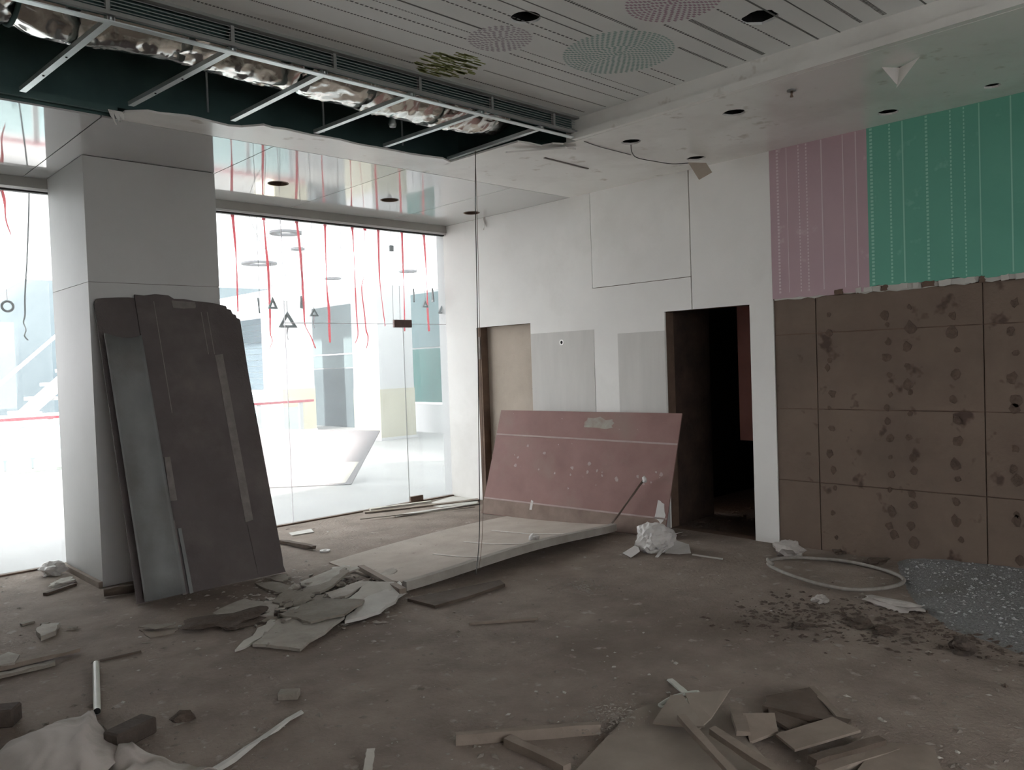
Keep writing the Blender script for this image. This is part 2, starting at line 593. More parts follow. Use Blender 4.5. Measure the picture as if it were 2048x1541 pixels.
# ================================================================== SETTING
S(box('floor', XL, W + 0.14, YB, D + 0.02, -0.12, 0.0, M_floor))
S(box('floor_hall', -12, XB, D + 0.02, 16.0, -0.12, 0.0, M_hallfloor))
S(box('floor_hall', 6.5, XB, 16.0, 27.0, -0.12, 0.0, M_hallfloor))
S(box('floor_terrace', -40, 6.5, 16.0, 60.0, -0.2, -0.03, M_ground))
S(box('floor_passage', W + 0.14, 9.0, 2.6, 5.2, -0.12, -0.02, M_soil))
S(box('trim_kerb', -12, 6.5, 15.86, 16.0, -0.1, 0.05, M_slabedge))

# ---- right wall: base with two doorways, then everything that is fixed on it
wall = S(plate('wall_right', rect(YB, D, 0, 4.3),
               [[(3.59, 0.001), (4.47, 0.001), (4.47, 2.03), (3.59, 2.03)],
                [(6.24, 0.001), (7.13, 0.001), (7.13, 2.03), (6.24, 2.03)]],
               W + 0.02, W + 0.14, M_brownwood, axis='x'))


def wp(y0, y1, z0, z1, holes=(), m=M_white, name='wall_panel', x0=W, x1=W + 0.02, outline=None):
    return plate(name, outline or rect(y0, y1, z0, z1), list(holes), x0, x1, m, wall, axis='x')


# white painted boards; the gaps between them are real
wp(0, 0, 0, 0, outline=[(4.47, 0), (6.24, 0), (6.24, 2.03), (7.13, 2.03), (7.13, 0), (D, 0), (D, H1), (5.338, H1), (5.338, 2.324), (4.172, 2.324), (4.172, 2.03), (4.47, 2.03)])
wp(4.172, 5.332, 2.330, H1)
wp(0, 0, 0, 0, outline=[(3.372, 0), (3.59, 0), (3.59, 2.03), (4.160, 2.03), (4.160, H1), (3.372, H1)])
# bare plaster patches on the white boards
wp(5.34, 6.236, 0.0, 1.912, m=M_patch, name='plaster_patch', x0=W - 0.003, x1=W)
wp(4.473, 5.03, 0.0, 1.855, m=M_patch, name='plaster_patch', x0=W - 0.003, x1=W)
o = plate('cable_hole', circ(5.78, 1.80, 0.030, 14), [circ(5.78, 1.80, 0.018, 14)], W - 0.008, W - 0.001, M_soffit, wall, axis='x')
plate('cable_hole', circ(5.78, 1.80, 0.018, 14), [], W - 0.004, W - 0.002, M_black, wall, axis='x')
# wallpaper with a torn lower edge
rnd = random.Random(3)


def torn(y0, y1, zb, amp, n):
    return [(y0 + (y1 - y0) * i / n, zb + rnd.uniform(-amp, amp)) for i in range(n + 1)]


pk = torn(2.57, 3.372, 2.055, 0.006, 14)
wp(0, 0, 0, 0, m=M_pink, name='mauve_wallpaper', x0=W - 0.004, x1=W + 0.02, outline=pk + [(3.372, H1), (2.57, H1)])
gr = torn(YB, 2.57, 2.085, 0.012, 90)
wp(0, 0, 0, 0, m=M_green, name='green_wallpaper', x0=W - 0.004, x1=W + 0.02, outline=gr + [(2.57, H1), (YB, H1)])
# ragged paper backing left along the torn edge
o = torn(YB, 3.36, 2.045, 0.010, 110)
wp(0, 0, 0, 0, m=M_slabedge, name='torn_paper_edge', x0=W + 0.002, x1=W + 0.012,
   outline=o + [(3.36, 2.07), (2.57, 2.09), (YB, 2.11)])
for k in range(13):
    y = 2.75 - k * 0.11 + rnd.uniform(-0.03, 0.03)
    wdt = rnd.uniform(0.03, 0.09)
    plate('torn_scrap', ragged([(y, 2.05), (y + wdt, 2.045), (y + wdt, 2.085), (y, 2.09)], 0.006, 3, k), [],
          W - 0.010, W - 0.006, M_slabedge if k % 3 else M_brownwood, wall, axis='x')


def stripe(y, mt, dotted, w_, name):
    bm = []
    z = 2.10
    while z < H1 - 0.02:
        if dotted:
            bm.append((W - 0.0055, W - 0.0045, y - w_ / 2, y + w_ / 2, z, z + 0.016))
            z += 0.027
        else:
            bm.append((W - 0.0055, W - 0.0045, y - w_ / 2, y + w_ / 2, z, H1 - 0.004))
            break
    s_ = boxes(name, bm, mt, wall)
    if dotted:
        s_['kind'] = 'stuff'


for y, d, w_ in ((3.301, 1, .018), (3.22, 0, .006), (3.117, 1, .010), (3.051, 1, .011), (2.926, 0, .010), (2.754, 0, .008), (2.653, 0, .008)):
    stripe(y, M_pinkline, d, w_, 'printed_stripe')
for base in (0.0, -1.02, -2.04):
    for y, d, w_ in ((2.538, 1, .020), (2.401, 1, .013), (2.309, 0, .010), (2.144, 1, .016), (1.984, 1, .010), (1.897, 1, .009), (1.80, 0, .008), (1.608, 0, .009)):
        stripe(y + base, M_greenline, d, w_, 'printed_stripe')
# brown backing boards under the wallpaper, one piece each, joints open
rows = [(0.0, 0.545), (0.553, 1.140), (1.148, 1.752), (1.760, 2.045)]
cols = [(3.012, 3.366), (1.805, 3.004), (0.585, 1.797), (-0.635, 0.577), (-1.855, -0.643), (YB, -1.863)]
for z0, z1 in rows:
    for y0, y1 in cols:
        wp(y0, y1, z0, z1, m=M_brownwall, name='backing_board', x0=W + 0.008, x1=W + 0.02)
# adhesive blobs in vertical rows
for y, dens, r in ((2.90, 12, .022), (2.455, 15, .026), (2.30, 14, .030), (1.99, 12, .028), (1.62, 12, .030), (1.2, 10, .03), (0.8, 10, .03)):
    for k in range(dens):
        z = 0.12 + 1.86 * (k + rnd.random() * 0.8) / dens
        rr = r * rnd.uniform(0.6, 1.35)
        pts = [(a, b) for a, b in circ(y + rnd.uniform(-.02, .02), z, rr, 9, 0.25)]
        pts = [(a, z + (b - z) * rnd.choice((1.0, 1.3))) for a, b in pts]
        plate('adhesive_blob', pts, [], W + 0.004, W + 0.0085, M_glue, wall, axis='x')
# closed doorway next to the glass
S(plate('door_1', rect(6.24, 7.13, 0.0, 2.03), [], W + 0.10, W + 0.135, M_plaster, axis='x'))
jb = S(box('trim_1', W - 0.004, W + 0.099, 7.055, 7.128, 0.0, 2.026, M_brownwood))
box('hinge_plate', W - 0.012, W - 0.0045, 7.06, 7.10, 1.66, 1.92, M_strip, jb)
# passage behind the open doorway, its dimness put into dark wall colours
S(box('wall_passage', W + 0.14, 7.12, 4.55, 4.67, -0.02, 2.6, mat('dimmed_brick', (0.07, 0.045, 0.035), (0.03, 0.022, 0.018), 5.0, 0.95, 0.8, 12.0)))
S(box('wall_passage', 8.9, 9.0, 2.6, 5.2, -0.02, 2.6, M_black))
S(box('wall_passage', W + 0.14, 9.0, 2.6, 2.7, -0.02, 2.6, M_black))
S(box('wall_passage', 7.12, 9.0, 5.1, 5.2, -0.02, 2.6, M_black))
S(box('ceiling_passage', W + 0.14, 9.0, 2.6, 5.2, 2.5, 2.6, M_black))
setp(box('pink_panel', 6.86, 6.90, 3.62, 4.075, 0.79, 2.5, M_pinkboard), 'pinkish red board hanging inside the dark doorway', 'board')

# ---- other walls (out of view, close the room)
S(box('wall_left', XL - 0.14, XL, YB, D, 0, 4.3, M_white))
BW0, BW1, BZ0, BZ1 = -1.0, 4.0, 1.0, 2.8      # added unseen window, lets in fill daylight from behind the camera
S(plate('wall_back', rect(XL - 0.14, W + 0.14, 0, 4.3), [rect(BW0, BW1, BZ0, BZ1)], YB - 0.14, YB, M_white, axis='y'))
b3 = S(empty('window_added_fill', (BW0, YB - 0.07, BZ0)))
for k in range(5):
    a, b = BW0 + (BW1 - BW0) * k / 5, BW0 + (BW1 - BW0) * (k + 1) / 5
    adopt(box('pane', a + 0.02, b - 0.02, YB - 0.075, YB - 0.065, BZ0 + 0.04, BZ1 - 0.04, M_glass), b3)
    adopt(box('frame_bar', a - 0.02, a + 0.02, YB - 0.09, YB - 0.05, BZ0, BZ1, M_alu), b3)
adopt(box('frame_bar', BW1 - 0.04, BW1, YB - 0.09, YB - 0.05, BZ0, BZ1, M_alu), b3)
adopt(box('frame_bar', BW0, BW1, YB - 0.09, YB - 0.05, BZ0, BZ0 + 0.04, M_alu), b3)
adopt(box('frame_bar', BW0, BW1, YB - 0.09, YB - 0.05, BZ1 - 0.04, BZ1, M_alu), b3)
S(box('floor_street', -30, 30, -30, YB - 0.14, -0.3, -0.12, M_ground))
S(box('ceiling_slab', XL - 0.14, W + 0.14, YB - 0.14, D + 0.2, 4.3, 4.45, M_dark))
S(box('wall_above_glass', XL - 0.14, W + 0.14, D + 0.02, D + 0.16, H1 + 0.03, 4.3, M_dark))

# ---- ceilings
up = S(plate('ceiling_upper', rect(XL, XS, YB, YG - 0.03),
             [circ(3.135, 3.085, 0.082, 22), circ(4.14, 2.27, 0.095, 16, 0.10), circ(1.9, 1.1, 0.09, 22), circ(0.4, 3.1, 0.082, 22)],
             HU, HU + 0.014, M_upper))
# soffit along the right wall, with lamp holes
HR = [(5.07, 3.89, .075), (5.066, 2.988, .078), (5.959, 2.296, .07), (5.942, 3.878, .078), (5.127, 1.90, .062), (5.933, 1.628, .05), (5.07, 0.9, .075), (5.95, 0.6, .07)]
sof = S(plate('ceiling_soffit', [(XS, YB), (W, YB), (W, YS - 0.004), (4.36, YS - 0.004), (4.33, 5.20), (4.345, 4.75), (4.36, 4.42),
                                 (4.46, 4.40), (4.60, 4.40), (4.62, 4.30), (XS, 4.26)],
              [circ(a, b, r, 18, 0.06) for a, b, r in HR], H1, H1 + 0.014, M_soffit))
box('fascia', XS, XS + 0.014, YB, YG + 0.12, H1 + 0.014, HU + 0.02, M_soffit, sof)
box('fascia_lip', XS - 0.05, XS, YB, YG + 0.02, H1 + 0.002, H1 + 0.05, M_soffit, sof)
# plaster strip between the ceiling void and the glossy panels, broken edge
edge = []
x = 4.33
k = 0
while x > 1.86:
    yb = 5.17 if x > 2.6 else 5.30
    edge.append((x, yb + random.uniform(-0.035, 0.03)))
    x -= random.uniform(0.05, 0.14)
strip = S(plate('ceiling_strip', [(1.84, YS - 0.004), (4.354, YS - 0.004), (4.345, 5.20)] + edge + [(1.84, 5.42)], [], H1, H1 + 0.014, M_soffit))
# glossy panels, each its own plate
gl = S(box('ceiling_gloss', XL, W, D - 0.09, D - 0.07, H1 + 0.012, H1 + 0.03, M_dark))
xs = [XL, -1.845, -0.645, 0.555, 1.755, 2.955, 4.17, 5.425, W]
lamp = {2.955: (3.555, 6.68), 4.17: (4.79, 6.72), 5.425: (5.94, 6.79), 0.555: (1.15, 6.68)}
for i in range(len(xs) - 1):
    a, b = xs[i] + 0.004, xs[i + 1] - 0.004
    h = [circ(*lamp[xs[i]], 0.088, 26)] if xs[i] in lamp else []
    plate('ceiling_panel', rect(a, b, YS + 0.004, D - 0.075), h, H1, H1 + 0.012, M_gloss, gl)
    if h:
        cx, cy_ = lamp[xs[i]]
        plate('lamp_hole_rim', circ(cx, cy_, 0.092, 26), [circ(cx, cy_, 0.080, 26)], H1 - 0.003, H1 + 0.07, M_brownwood, gl)
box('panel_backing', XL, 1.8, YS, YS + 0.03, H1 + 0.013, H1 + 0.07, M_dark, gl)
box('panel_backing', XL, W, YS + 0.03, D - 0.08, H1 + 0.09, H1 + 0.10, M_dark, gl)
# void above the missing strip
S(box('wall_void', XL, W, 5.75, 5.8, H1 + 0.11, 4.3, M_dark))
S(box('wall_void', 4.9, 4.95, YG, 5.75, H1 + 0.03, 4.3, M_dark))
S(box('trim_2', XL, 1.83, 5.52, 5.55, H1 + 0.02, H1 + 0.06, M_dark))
# flaps of torn ceiling board
flap = S(plate('trim_3', ragged([(4.42, 4.62), (4.70, 4.24), (4.80, 4.22), (4.86, 4.36), (4.62, 4.52)], 0.012, 4, 5), [], H1 - 0.03, H1 - 0.018, M_soffit))
beam('trim_4', (4.86, 4.62, H1 - 0.006), (5.45, 4.66, H1 - 0.006), 0.02, 0.006, M_strip)['kind'] = 'structure'

# printed decoration of the upper ceiling
pr = []
lines = [(3.98, .012, .02, 0, 4.62), (3.80, .010, .012, 0, 4.66), (3.62, .008, .02, 0.2, 4.66), (3.50, .010, .03, 0.5, 4.66), (3.42, .006, .02, 0, 4.66),
         (3.34, .012, .05, 0, 3.15), (3.20, .008, .03, 0.4, 4.66), (3.12, .010, .035, 0.9, 4.66), (3.02, .008, .06, 0, 3.6), (2.94, .008, .06, 0.3, 3.55),
         (2.80, .018, .020, 0, 4.66), (2.66, .014, .025, 3.8, 4.66), (2.53, .026, .016, 3.7, 4.66), (2.36, .010, .03, 0.5, 4.66), (2.2, .012, .05, 0, 4.66),
         (2.07, .008, .05, 0, 4.66), (1.93, .018, .018, 0, 4.66), (1.80, .024, .018, 0, 4.66), (1.6, .01, .05, 0, 4.66), (1.4, .02, .02, 0, 4.66), (1.1, .012, .05, 0, 4.66), (0.8, .02, .02, 0, 4.66)]
blobs = [(3.25, 3.87, .20, M_prgreen, 'olive'), (3.22, 3.38, .18, M_prmauve, 'mauve'), (3.93, 3.09, .33, M_prteal, 'teal'), (3.60, 2.46, .24, M_prpink, 'pink')]
for (y, w_, st, x0, x1) in lines:
    x = x0
    while x < x1:
        if all((x - b[0]) ** 2 + (y - b[1]) ** 2 > (b[2] + .02) ** 2 for b in blobs):
            pr.append((x, x + st * (0.62 if st < 0.04 else 1.0), y - w_ / 2, y + w_ / 2, HU - 0.0012, HU - 0.0004))
        x += st
o = boxes('printed_lines', pr, M_print, up)
o['kind'] = 'stuff'
for cx, cy_, r, mt, nm in blobs:
    pr = []
    if nm == 'olive':       # fine radiating strokes
        for k in range(150):
            a = random.uniform(0, 6.283)
            rr = r * math.sqrt(random.random())
            px_, py_ = cx + rr * math.cos(a), cy_ + rr * math.sin(a)
            pr.append((px_ - .030, px_ + .030, py_ - .006, py_ + .006, HU - 0.0012, HU - 0.0004))
    else:                   # rings of short strokes
        k = 0
        rr = 0.02
        while rr < r:
            n = max(5, int(2 * math.pi * rr / 0.034))
            for j in range(n):
                a = 2 * math.pi * (j + 0.5 * (k % 2)) / n
                px_, py_ = cx + rr * math.cos(a), cy_ + rr * math.sin(a)
                pr.append((px_ - .011, px_ + .011, py_ - .006, py_ + .006, HU - 0.0012, HU - 0.0004))
            rr += 0.022
            k += 1
    o = boxes('printed_motif', pr, mt, up)
    o['kind'] = 'stuff'
    o['label'] = 'round ' + nm + ' motif printed on the ceiling'

# ---- column
col = S(plate('column', rect(1.925, 2.945, 6.625, 7.585), [], 0.0, 2.326, M_column))
plate('column_panel', rect(1.925, 2.945, 6.625, 7.585), [], 2.330, H1 - 0.004, M_column, col)
plate('column_core', rect(1.93, 2.94, 6.63, 7.58), [], 2.326, 2.330, M_strip, col)
S(beam('baseboard_column', (1.905, 6.61, 0), (1.895, 7.60, 0), 0.03, 0.045, M_timber))

# ---- glass wall
head = S(box('trim_5', XL, W, D - 0.07, D + 0.03, 3.205, H1 + 0.02, M_beam))
box('head_rail', XL, W, D - 0.055, D - 0.025, 3.185, 3.205, M_alu, head)
box('head_ledge', XL, W, D + 0.03, D + 0.13, 3.19, 3.24, M_beam, head)
box('head_gasket', XL, W, D - 0.02, D + 0.02, 3.172, 3.205, M_cable, head)
S(box('trim_6', XL, W, D - 0.03, D + 0.03, 0.0, 0.014, M_brownwood))
panes_r = [(2.95, 4.098, 0.014, 3.185), (4.102, 5.598, 0.014, 2.098), (4.102, 5.598, 2.104, 3.185), (5.604, 6.246, 0.014, 2.098), (5.604, 6.246, 2.104, 3.185)]
panes_l = [(0.554, 1.922, 0.014, 3.185)]
S(box('wall_shade_fin', 0.55, 0.75, D + 0.09, 9.2, 0.0, HC, M_hallwhite))  # added out of view to shade the pillar's side face
S(box('wall_front_blocker', XL, 0.55, D - 0.05, D + 0.09, 0.0, H1, M_white))  # unseen solid wall added instead of glass, cuts light reaching the pillar
for nm, pl in (('window_1', panes_r), ('window_2', panes_l)):
    root = S(empty(nm, (pl[0][0], D, 0)))
    for (a, b, c, d) in pl:
        adopt(box('pane', a, b, D - 0.005, D + 0.005, c, d, M_glass), root)
    if nm == 'window_1':
        adopt(box('patch_fitting', 5.47, 5.72, D - 0.02, D + 0.02, 2.06, 2.15, M_patchfit, bev=0.004), root)
        adopt(box('patch_fitting', 5.61, 5.79, D - 0.02, D + 0.02, 0.014, 0.075, M_brownwood, bev=0.004), root)
        adopt(box('pane_joint', 5.5985, 5.6035, D - 0.004, D + 0.004, 0.075, 2.06, M_string), root)
        adopt(box('pane_joint', 4.0985, 4.1015, D - 0.004, D + 0.004, 0.014, 3.185, M_paleribbon), root)
        adopt(box('pane_joint', 4.102, 6.246, D - 0.004, D + 0.004, 2.0985, 2.1035, M_paleribbon), root)

# ---- hall beyond the glass
S(plate('ceiling_hall', [(-3.0, D + 0.16), (XB, D + 0.16), (XB, 27.0), (8.6, 27.0), (8.6, 16.6), (-3.0, 16.6)], [], HC, HC + 0.012, M_roof))
hw = S(box('wall_hall', XB, XB + 0.15, D + 0.16, 27.0, 0, HC, M_hallwhite))
S(box('wall_hall_end', 8.6, XB, 27.0, 27.15, 0, HC, M_hallwhite))
S(box('wall_shop_side', W + 0.02, XB, D + 0.02, D + 0.16, 0, HC, M_hallwhite))
sp = setp(empty('teal_shop_panel', (XB, 15.4, 0)), 'teal green wall panel above a white base beyond the glass', 'wall panel')
adopt(box('panel_face', XB - 0.03, XB - 0.002, 13.6, 16.9, 0.73, 2.02, M_teal), sp)
adopt(box('panel_face', XB - 0.03, XB - 0.002, 13.6, 16.9, 2.06, 3.36, mat('pale_teal_panel', (0.09, 0.15, 0.16), rough=0.5)), sp)
adopt(box('panel_rail', XB - 0.05, XB - 0.002, 13.6, 16.9, 0.68, 0.73, M_alu), sp)
adopt(box('panel_base', XB - 0.04, XB - 0.002, 13.6, 16.9, 0.0, 0.68, M_hallwhite), sp)
sp = setp(empty('slate_shop_panel', (XB, 19.7, 0)), 'slate grey shop front panel between the two hall columns', 'wall panel')
adopt(box('panel_face', XB - 0.03, XB - 0.002, 18.6, 21.2, 0.0, 1.62, M_slate), sp)
adopt(box('panel_face', XB - 0.03, XB - 0.002, 18.6, 21.2, 1.64, 2.0, mat('slate_band', (0.08, 0.105, 0.11), rough=0.6)), sp)
adopt(box('panel_face', XB - 0.03, XB - 0.002, 18.6, 21.2, 2.03, 3.36, mat('slate_pale', (0.08, 0.105, 0.11), rough=0.5)), sp)
adopt(box('panel_rail', XB - 0.05, XB - 0.002, 18.6, 21.2, 2.0, 2.03, M_alu), sp)
sp = setp(empty('blue_shutter', (XB, 24.4, 0)), 'blue grey roller shutter at the far end of the hall', 'shutter')
for k in range(12):
    adopt(box('shutter_slat', XB - 0.03, XB - 0.002, 22.6, 26.0, 1.03 + k * 0.19, 1.21 + k * 0.19, M_steelblue), sp)
adopt(box('shutter_base', XB - 0.04, XB - 0.002, 22.6, 26.0, 0.0, 1.0, mat('pale_blue', (0.4, 0.48, 0.5), rough=0.6)), sp)
for x0, y0, nm in ((10.08, 14.77, 'nearer the teal panel'), (10.05, 19.1, 'beside the blue grey shutter')):
    c = setp(empty('hall_column', (x0, y0, 0)), 'white square hall column with cream dado, ' + nm, 'column')
    adopt(box('dado', x0 - 0.012, x0 + 0.93, y0 - 0.012, y0 + 1.05, 0.0, 1.13, M_cream), c)
    adopt(box('shaft', x0, x0 + 0.92, y0, y0 + 1.04, 1.13, HC, M_hallwhite), c)
    adopt(box('plinth', x0 - 0.03, x0 + 0.95, y0 - 0.03, y0 + 1.07, 0.0, 0.06, M_hallwhite), c)
# railing with a red handrail
ra = setp(empty('red_railing', (3.2, 15.5, 0)), 'railing with red top rail, white posts and glass infill beyond the glass', 'railing')
adopt(box('top_rail', 1.0, 8.85, 15.46, 15.54, 0.925, 0.975, M_railred), ra)
for k, x in enumerate((1.1, 2.45, 3.8, 5.1, 6.4, 7.6, 8.55)):
    adopt(box('post', x - 0.04, x + 0.04, 15.47, 15.53, 0.0, 0.925, M_hallwhite), ra)
    if k < 6:
        nx = (1.1, 2.45, 3.8, 5.1, 6.4, 7.6, 8.55)[k + 1]
        adopt(box('glass_infill', x + 0.05, nx - 0.05, 15.495, 15.505, 0.12, 0.84, M_railglass), ra)
# outdoor stair with sloping handrail, hillside
st = setp(empty('outdoor_stair', (4.0, 21.0, 0)), 'white sloping stair with handrail out on the terrace', 'stair')
adopt(raw('stringer', [(3.5, 20.95, -0.03), (3.9, 20.95, -0.03), (7.6, 20.95, 3.35), (7.3, 20.95, 3.45),
                       (3.5, 21.1, -0.03), (3.9, 21.1, -0.03), (7.6, 21.1, 3.35), (7.3, 21.1, 3.45)],
          [[0, 1, 2, 3], [7, 6, 5, 4], [0, 4, 5, 1], [1, 5, 6, 2], [2, 6, 7, 3], [3, 7, 4, 0]], M_hallwhite), st)
adopt(tube('handrail', [(3.4, 21.0, 0.9), (3.7, 21.0, 1.1), (7.2, 21.0, 4.3)], 0.04, M_alu), st)
for k in range(9):
    adopt(box('tread', 3.9 + k * 0.36, 4.3 + k * 0.36, 21.1, 22.6, 0.12 + k * 0.33, 0.2 + k * 0.33, M_hallwhite), st)
hv, hf = [], []
NX, NY = 26, 8
for j in range(NY):
    for i in range(NX):
        x = -20 + 70 * i / (NX - 1)
        y = 46 + 30 * j / (NY - 1)
        top = (3.9 + (x - 9.0) * 0.75) if x > 3 else 0.2
        top = max(0.0, min(top, 22))
        f = j / (NY - 1)
        z = -0.1 + top * min(1.0, 0.05 + f * 1.9) * (1 + 0.06 * noise.noise(Vector((x * .3, y * .3, 0))))
        hv.append((x, y, z if j else -0.1))
for j in range(NY - 1):
    for i in range(NX - 1):
        hf.append([j * NX + i, j * NX + i + 1, (j + 1) * NX + i + 1, (j + 1) * NX + i])
setp(raw('hillside', hv, hf, M_hill, smooth=True), 'hazy blue green hillside rising beyond the terrace', 'hill')
for k, (a, b) in enumerate(((10, 950), (60, 943))):
    p = fl(a, b)
    p.y = 15.88
    bo = setp(empty('bollard', (p.x, p.y + 0.05, 0.05)), 'short thin post on the terrace kerb ' + ('beside the pillar' if k else 'away from the pillar'), 'post')
    adopt(box('stem', p.x - 0.02, p.x + 0.02, p.y + 0.03, p.y + 0.07, 0.05, 0.22, M_string), bo)
    adopt(box('cap', p.x - 0.035, p.x + 0.035, p.y + 0.015, p.y + 0.085, 0.22, 0.25, M_string), bo)
# board leaning on a prop in the hall
lb = setp(empty('hall_board', (5.6, 9.9, 0)), 'big white board leaning at a slant beyond the glass', 'board')
ba, bb = Vector((6.02, 9.62, 0)), Vector((4.86, 10.6, 0))
ud = (bb - ba).normalized()
back = Vector((-ud.y, ud.x, 0))
if back.y < 0:
    back = -back
tp = (Vector((6.9, 10.42, 0.66)) - Vector((6.02, 9.62, 0)))
q = leaning('panel', bb, -ud, back * 0.55 + Vector((0, 0, 0.78)), [(0, 0), (1.53, 0), (1.90, 0.84), (-0.3, 0.98)], 0.02, mat('hall_board_face', (0.22, 0.205, 0.21), (0.20, 0.186, 0.19), 2.0, 0.8))
adopt(q, lb)
q2 = leaning('paper_label', bb + Vector((0, 0, 0.001)), -ud, back * 0.55 + Vector((0, 0, 0.78)), [(1.12, 0.02), (1.45, 0.02), (1.62, 0.34), (1.34, 0.34)], 0.024, M_paper)
adopt(q2, lb)
adopt(beam('prop', bb + back * 0.9 - ud * 0.2, bb + back * 0.46 - ud * 0.2 + Vector((0, 0, 0.60)), 0.05, 0.04, M_timber), lb)
adopt(beam('prop', ba + back * 0.9 + ud * 0.2, ba + back * 0.46 + ud * 0.2 + Vector((0, 0, 0.60)), 0.05, 0.04, M_timber), lb)
# ceiling discs hanging in the hall
for k, (x, y, r) in enumerate(((5.05, 9.35, .20), (5.85, 10.5, .10), (6.1, 12.2, .28), (8.3, 13.6, .16), (8.9, 12.0, .16))):
    d = setp(empty('ceiling_rose', (x, y, HC - 0.09)),
             'white disc on the hall ceiling ' + ('largest and nearest the glass', 'small, behind the red ribbons', 'wide, far over the railing', 'over the leaning board, far side', 'close to the hall column')[k], 'ceiling disc')
    adopt(plate('disc', circ(x, y, r, 28), [circ(x, y, r * .55, 28)], HC - 0.09, HC - 0.06, M_disc), d)
    adopt(tube('stem', [(x, y + r * .6, HC - 0.07), (x, y + r * .6, HC)], 0.012, M_alu), d)

# ================================================================== CEILING FITTINGS
g = setp(empty('air_grille', (0.8, YG, HU - 0.12)), 'long grey slatted air grille along the edge of the upper ceiling', 'air grille')
adopt(box('frame_top', XL, 4.69, YG - 0.03, YG + 0.012, HU - 0.016, HU + 0.02, M_grille), g)
adopt(box('frame_bottom', XL, 4.69, YG - 0.008, YG + 0.016, 3.332, 3.352, M_grille), g)
adopt(box('edge_bead', XL, 4.66, YG - 0.004, YG + 0.04, 3.300, 3.306, M_galv), g)
adopt(box('throat', XL, 4.69, YG + 0.05, YG + 0.06, 3.345, HU + 0.02, M_dark), g)
segx = [XL + i * 0.62 for i in range(13)]
segx = [s for s in segx if s < 4.5] + [4.68]
for i in range(len(segx) - 1):
    for k in range(5):
        z = 3.361 + k * 0.017
        q = raw('slat', [(segx[i] + .012, YG - .002, z), (segx[i + 1] - .012, YG - .002, z), (segx[i + 1] - .012, YG + .022, z + .010), (segx[i] + .012, YG + .022, z + .010),
                         (segx[i] + .012, YG - .002, z + .004), (segx[i + 1] - .012, YG - .002, z + .004), (segx[i + 1] - .012, YG + .022, z + .014), (segx[i] + .012, YG + .022, z + .014)],
                [[0, 1, 2, 3][::-1], [4, 5, 6, 7], [0, 1, 5, 4], [1, 2, 6, 5], [2, 3, 7, 6], [3, 0, 4, 7]], M_grille)
        adopt(q, g)
    adopt(box('mullion', segx[i] - 0.010, segx[i] + 0.010, YG - 0.004, YG + 0.02, 3.352, HU - 0.016, M_grille), g)

# furring channels across the void
CH = [(1.36, 1.272, 5.43, 'over the narrow pane'), (1.97, 1.845, 5.32, 'second, ending at the torn paper shred'),
      (2.525, 2.475, 5.24, 'third along the grille'), (3.152, 3.062, 5.17, 'fourth along the grille'), (3.744, 3.668, 5.18, 'fifth, beside the hanging lamp holder'),
      (4.333, 4.318, 5.20, 'last before the plaster soffit'), (0.76, 0.67, 5.45, 'farthest from the plaster soffit')]
for i, (xa, xb, ye, where) in enumerate(CH):
    za, zb = 3.312, 3.300
    t = setp(empty('furring_channel', (xa, 4.13, za)), 'galvanised ceiling channel spanning the open void, ' + where, 'metal channel', 'channels across the ceiling void')
    A, B = Vector((xa, YG + 0.02, za)), Vector((xb, ye, zb))
    web = adopt(beam('web', A, B, 0.034, 0.003, M_galv), t)
    s_ = Vector((0.0165, 0, 0))
    adopt(beam('flange', A - s_, B - s_, 0.003, 0.026, M_galv), t)
    adopt(beam('flange', A + s_, B + s_, 0.003, 0.026, M_galv), t)
    adopt(tube('clip', [A + Vector((0.0, 0.01, 0.003)), A + Vector((0, 0.01, 0.032))], 0.010, M_galv, n=6), t)
    if i in (0, 1):
        for f in (0.45, 0.72):
            q_ = plate('screw_hole', circ(xa + (xb - xa) * f, YG + 0.02 + (ye - YG) * f, 0.006, 8), [], za - 0.004 + (zb - za) * f, za + (zb - za) * f - 0.0005, M_black)
            q_.parent = web
# foil-wrapped duct
V, F = [], []
NU, NV = 620, 72
for i in range(NU + 1):
    x = XL + 0.1 + (4.55 - XL - 0.1) * i / NU
    r0 = 0.300 + 0.02 * math.sin(x * 2.3) - 0.035 * math.exp(-((x - 1.05) / .06) ** 2) - 0.03 * math.exp(-((x - 2.62) / .05) ** 2)
    if x > 4.3:
        r0 *= max(0.25, 1 - (x - 4.3) * 2.2)
    cyy, czz = 4.62, 3.655
    for j in range(NV):
        a = 2 * math.pi * j / NV
        nv = Vector((x * 3.2, math.cos(a) * 1.6, math.sin(a) * 1.6))
        rr = r0 + 0.020 * noise.noise(nv) - 0.020 * abs(noise.noise(nv * 2.3)) - 0.016 * abs(noise.noise(Vector((nv.x * 2.2, nv.y * 6, nv.z * 6)))) - 0.007 * abs(noise.noise(nv * 9.0))
        V.append((x, cyy + rr * math.cos(a), czz + rr * math.sin(a)))
for i in range(NU):
    for j in range(NV):
        F.append([i * NV + j, i * NV + (j + 1) % NV, (i + 1) * NV + (j + 1) % NV, (i + 1) * NV + j])
F.append([NU * NV + j for j in range(NV)])
F.append([j for j in range(NV - 1, -1, -1)])
dt = setp(empty('foil_duct', (1.0, 4.46, 3.4)), 'crumpled silver foil wrapped air duct inside the ceiling void', 'duct')
db = adopt(raw('duct_body', V, F, M_foil, smooth=True), dt)
for x in (1.05, 2.62):
    q = []
    for j in range(25):
        a = 2 * math.pi * j / 24
        q.append((x, 4.62 + 0.272 * math.cos(a), 3.655 + 0.272 * math.sin(a)))
    tube('tie_band', q, 0.012, M_dark, cap=False).parent = db
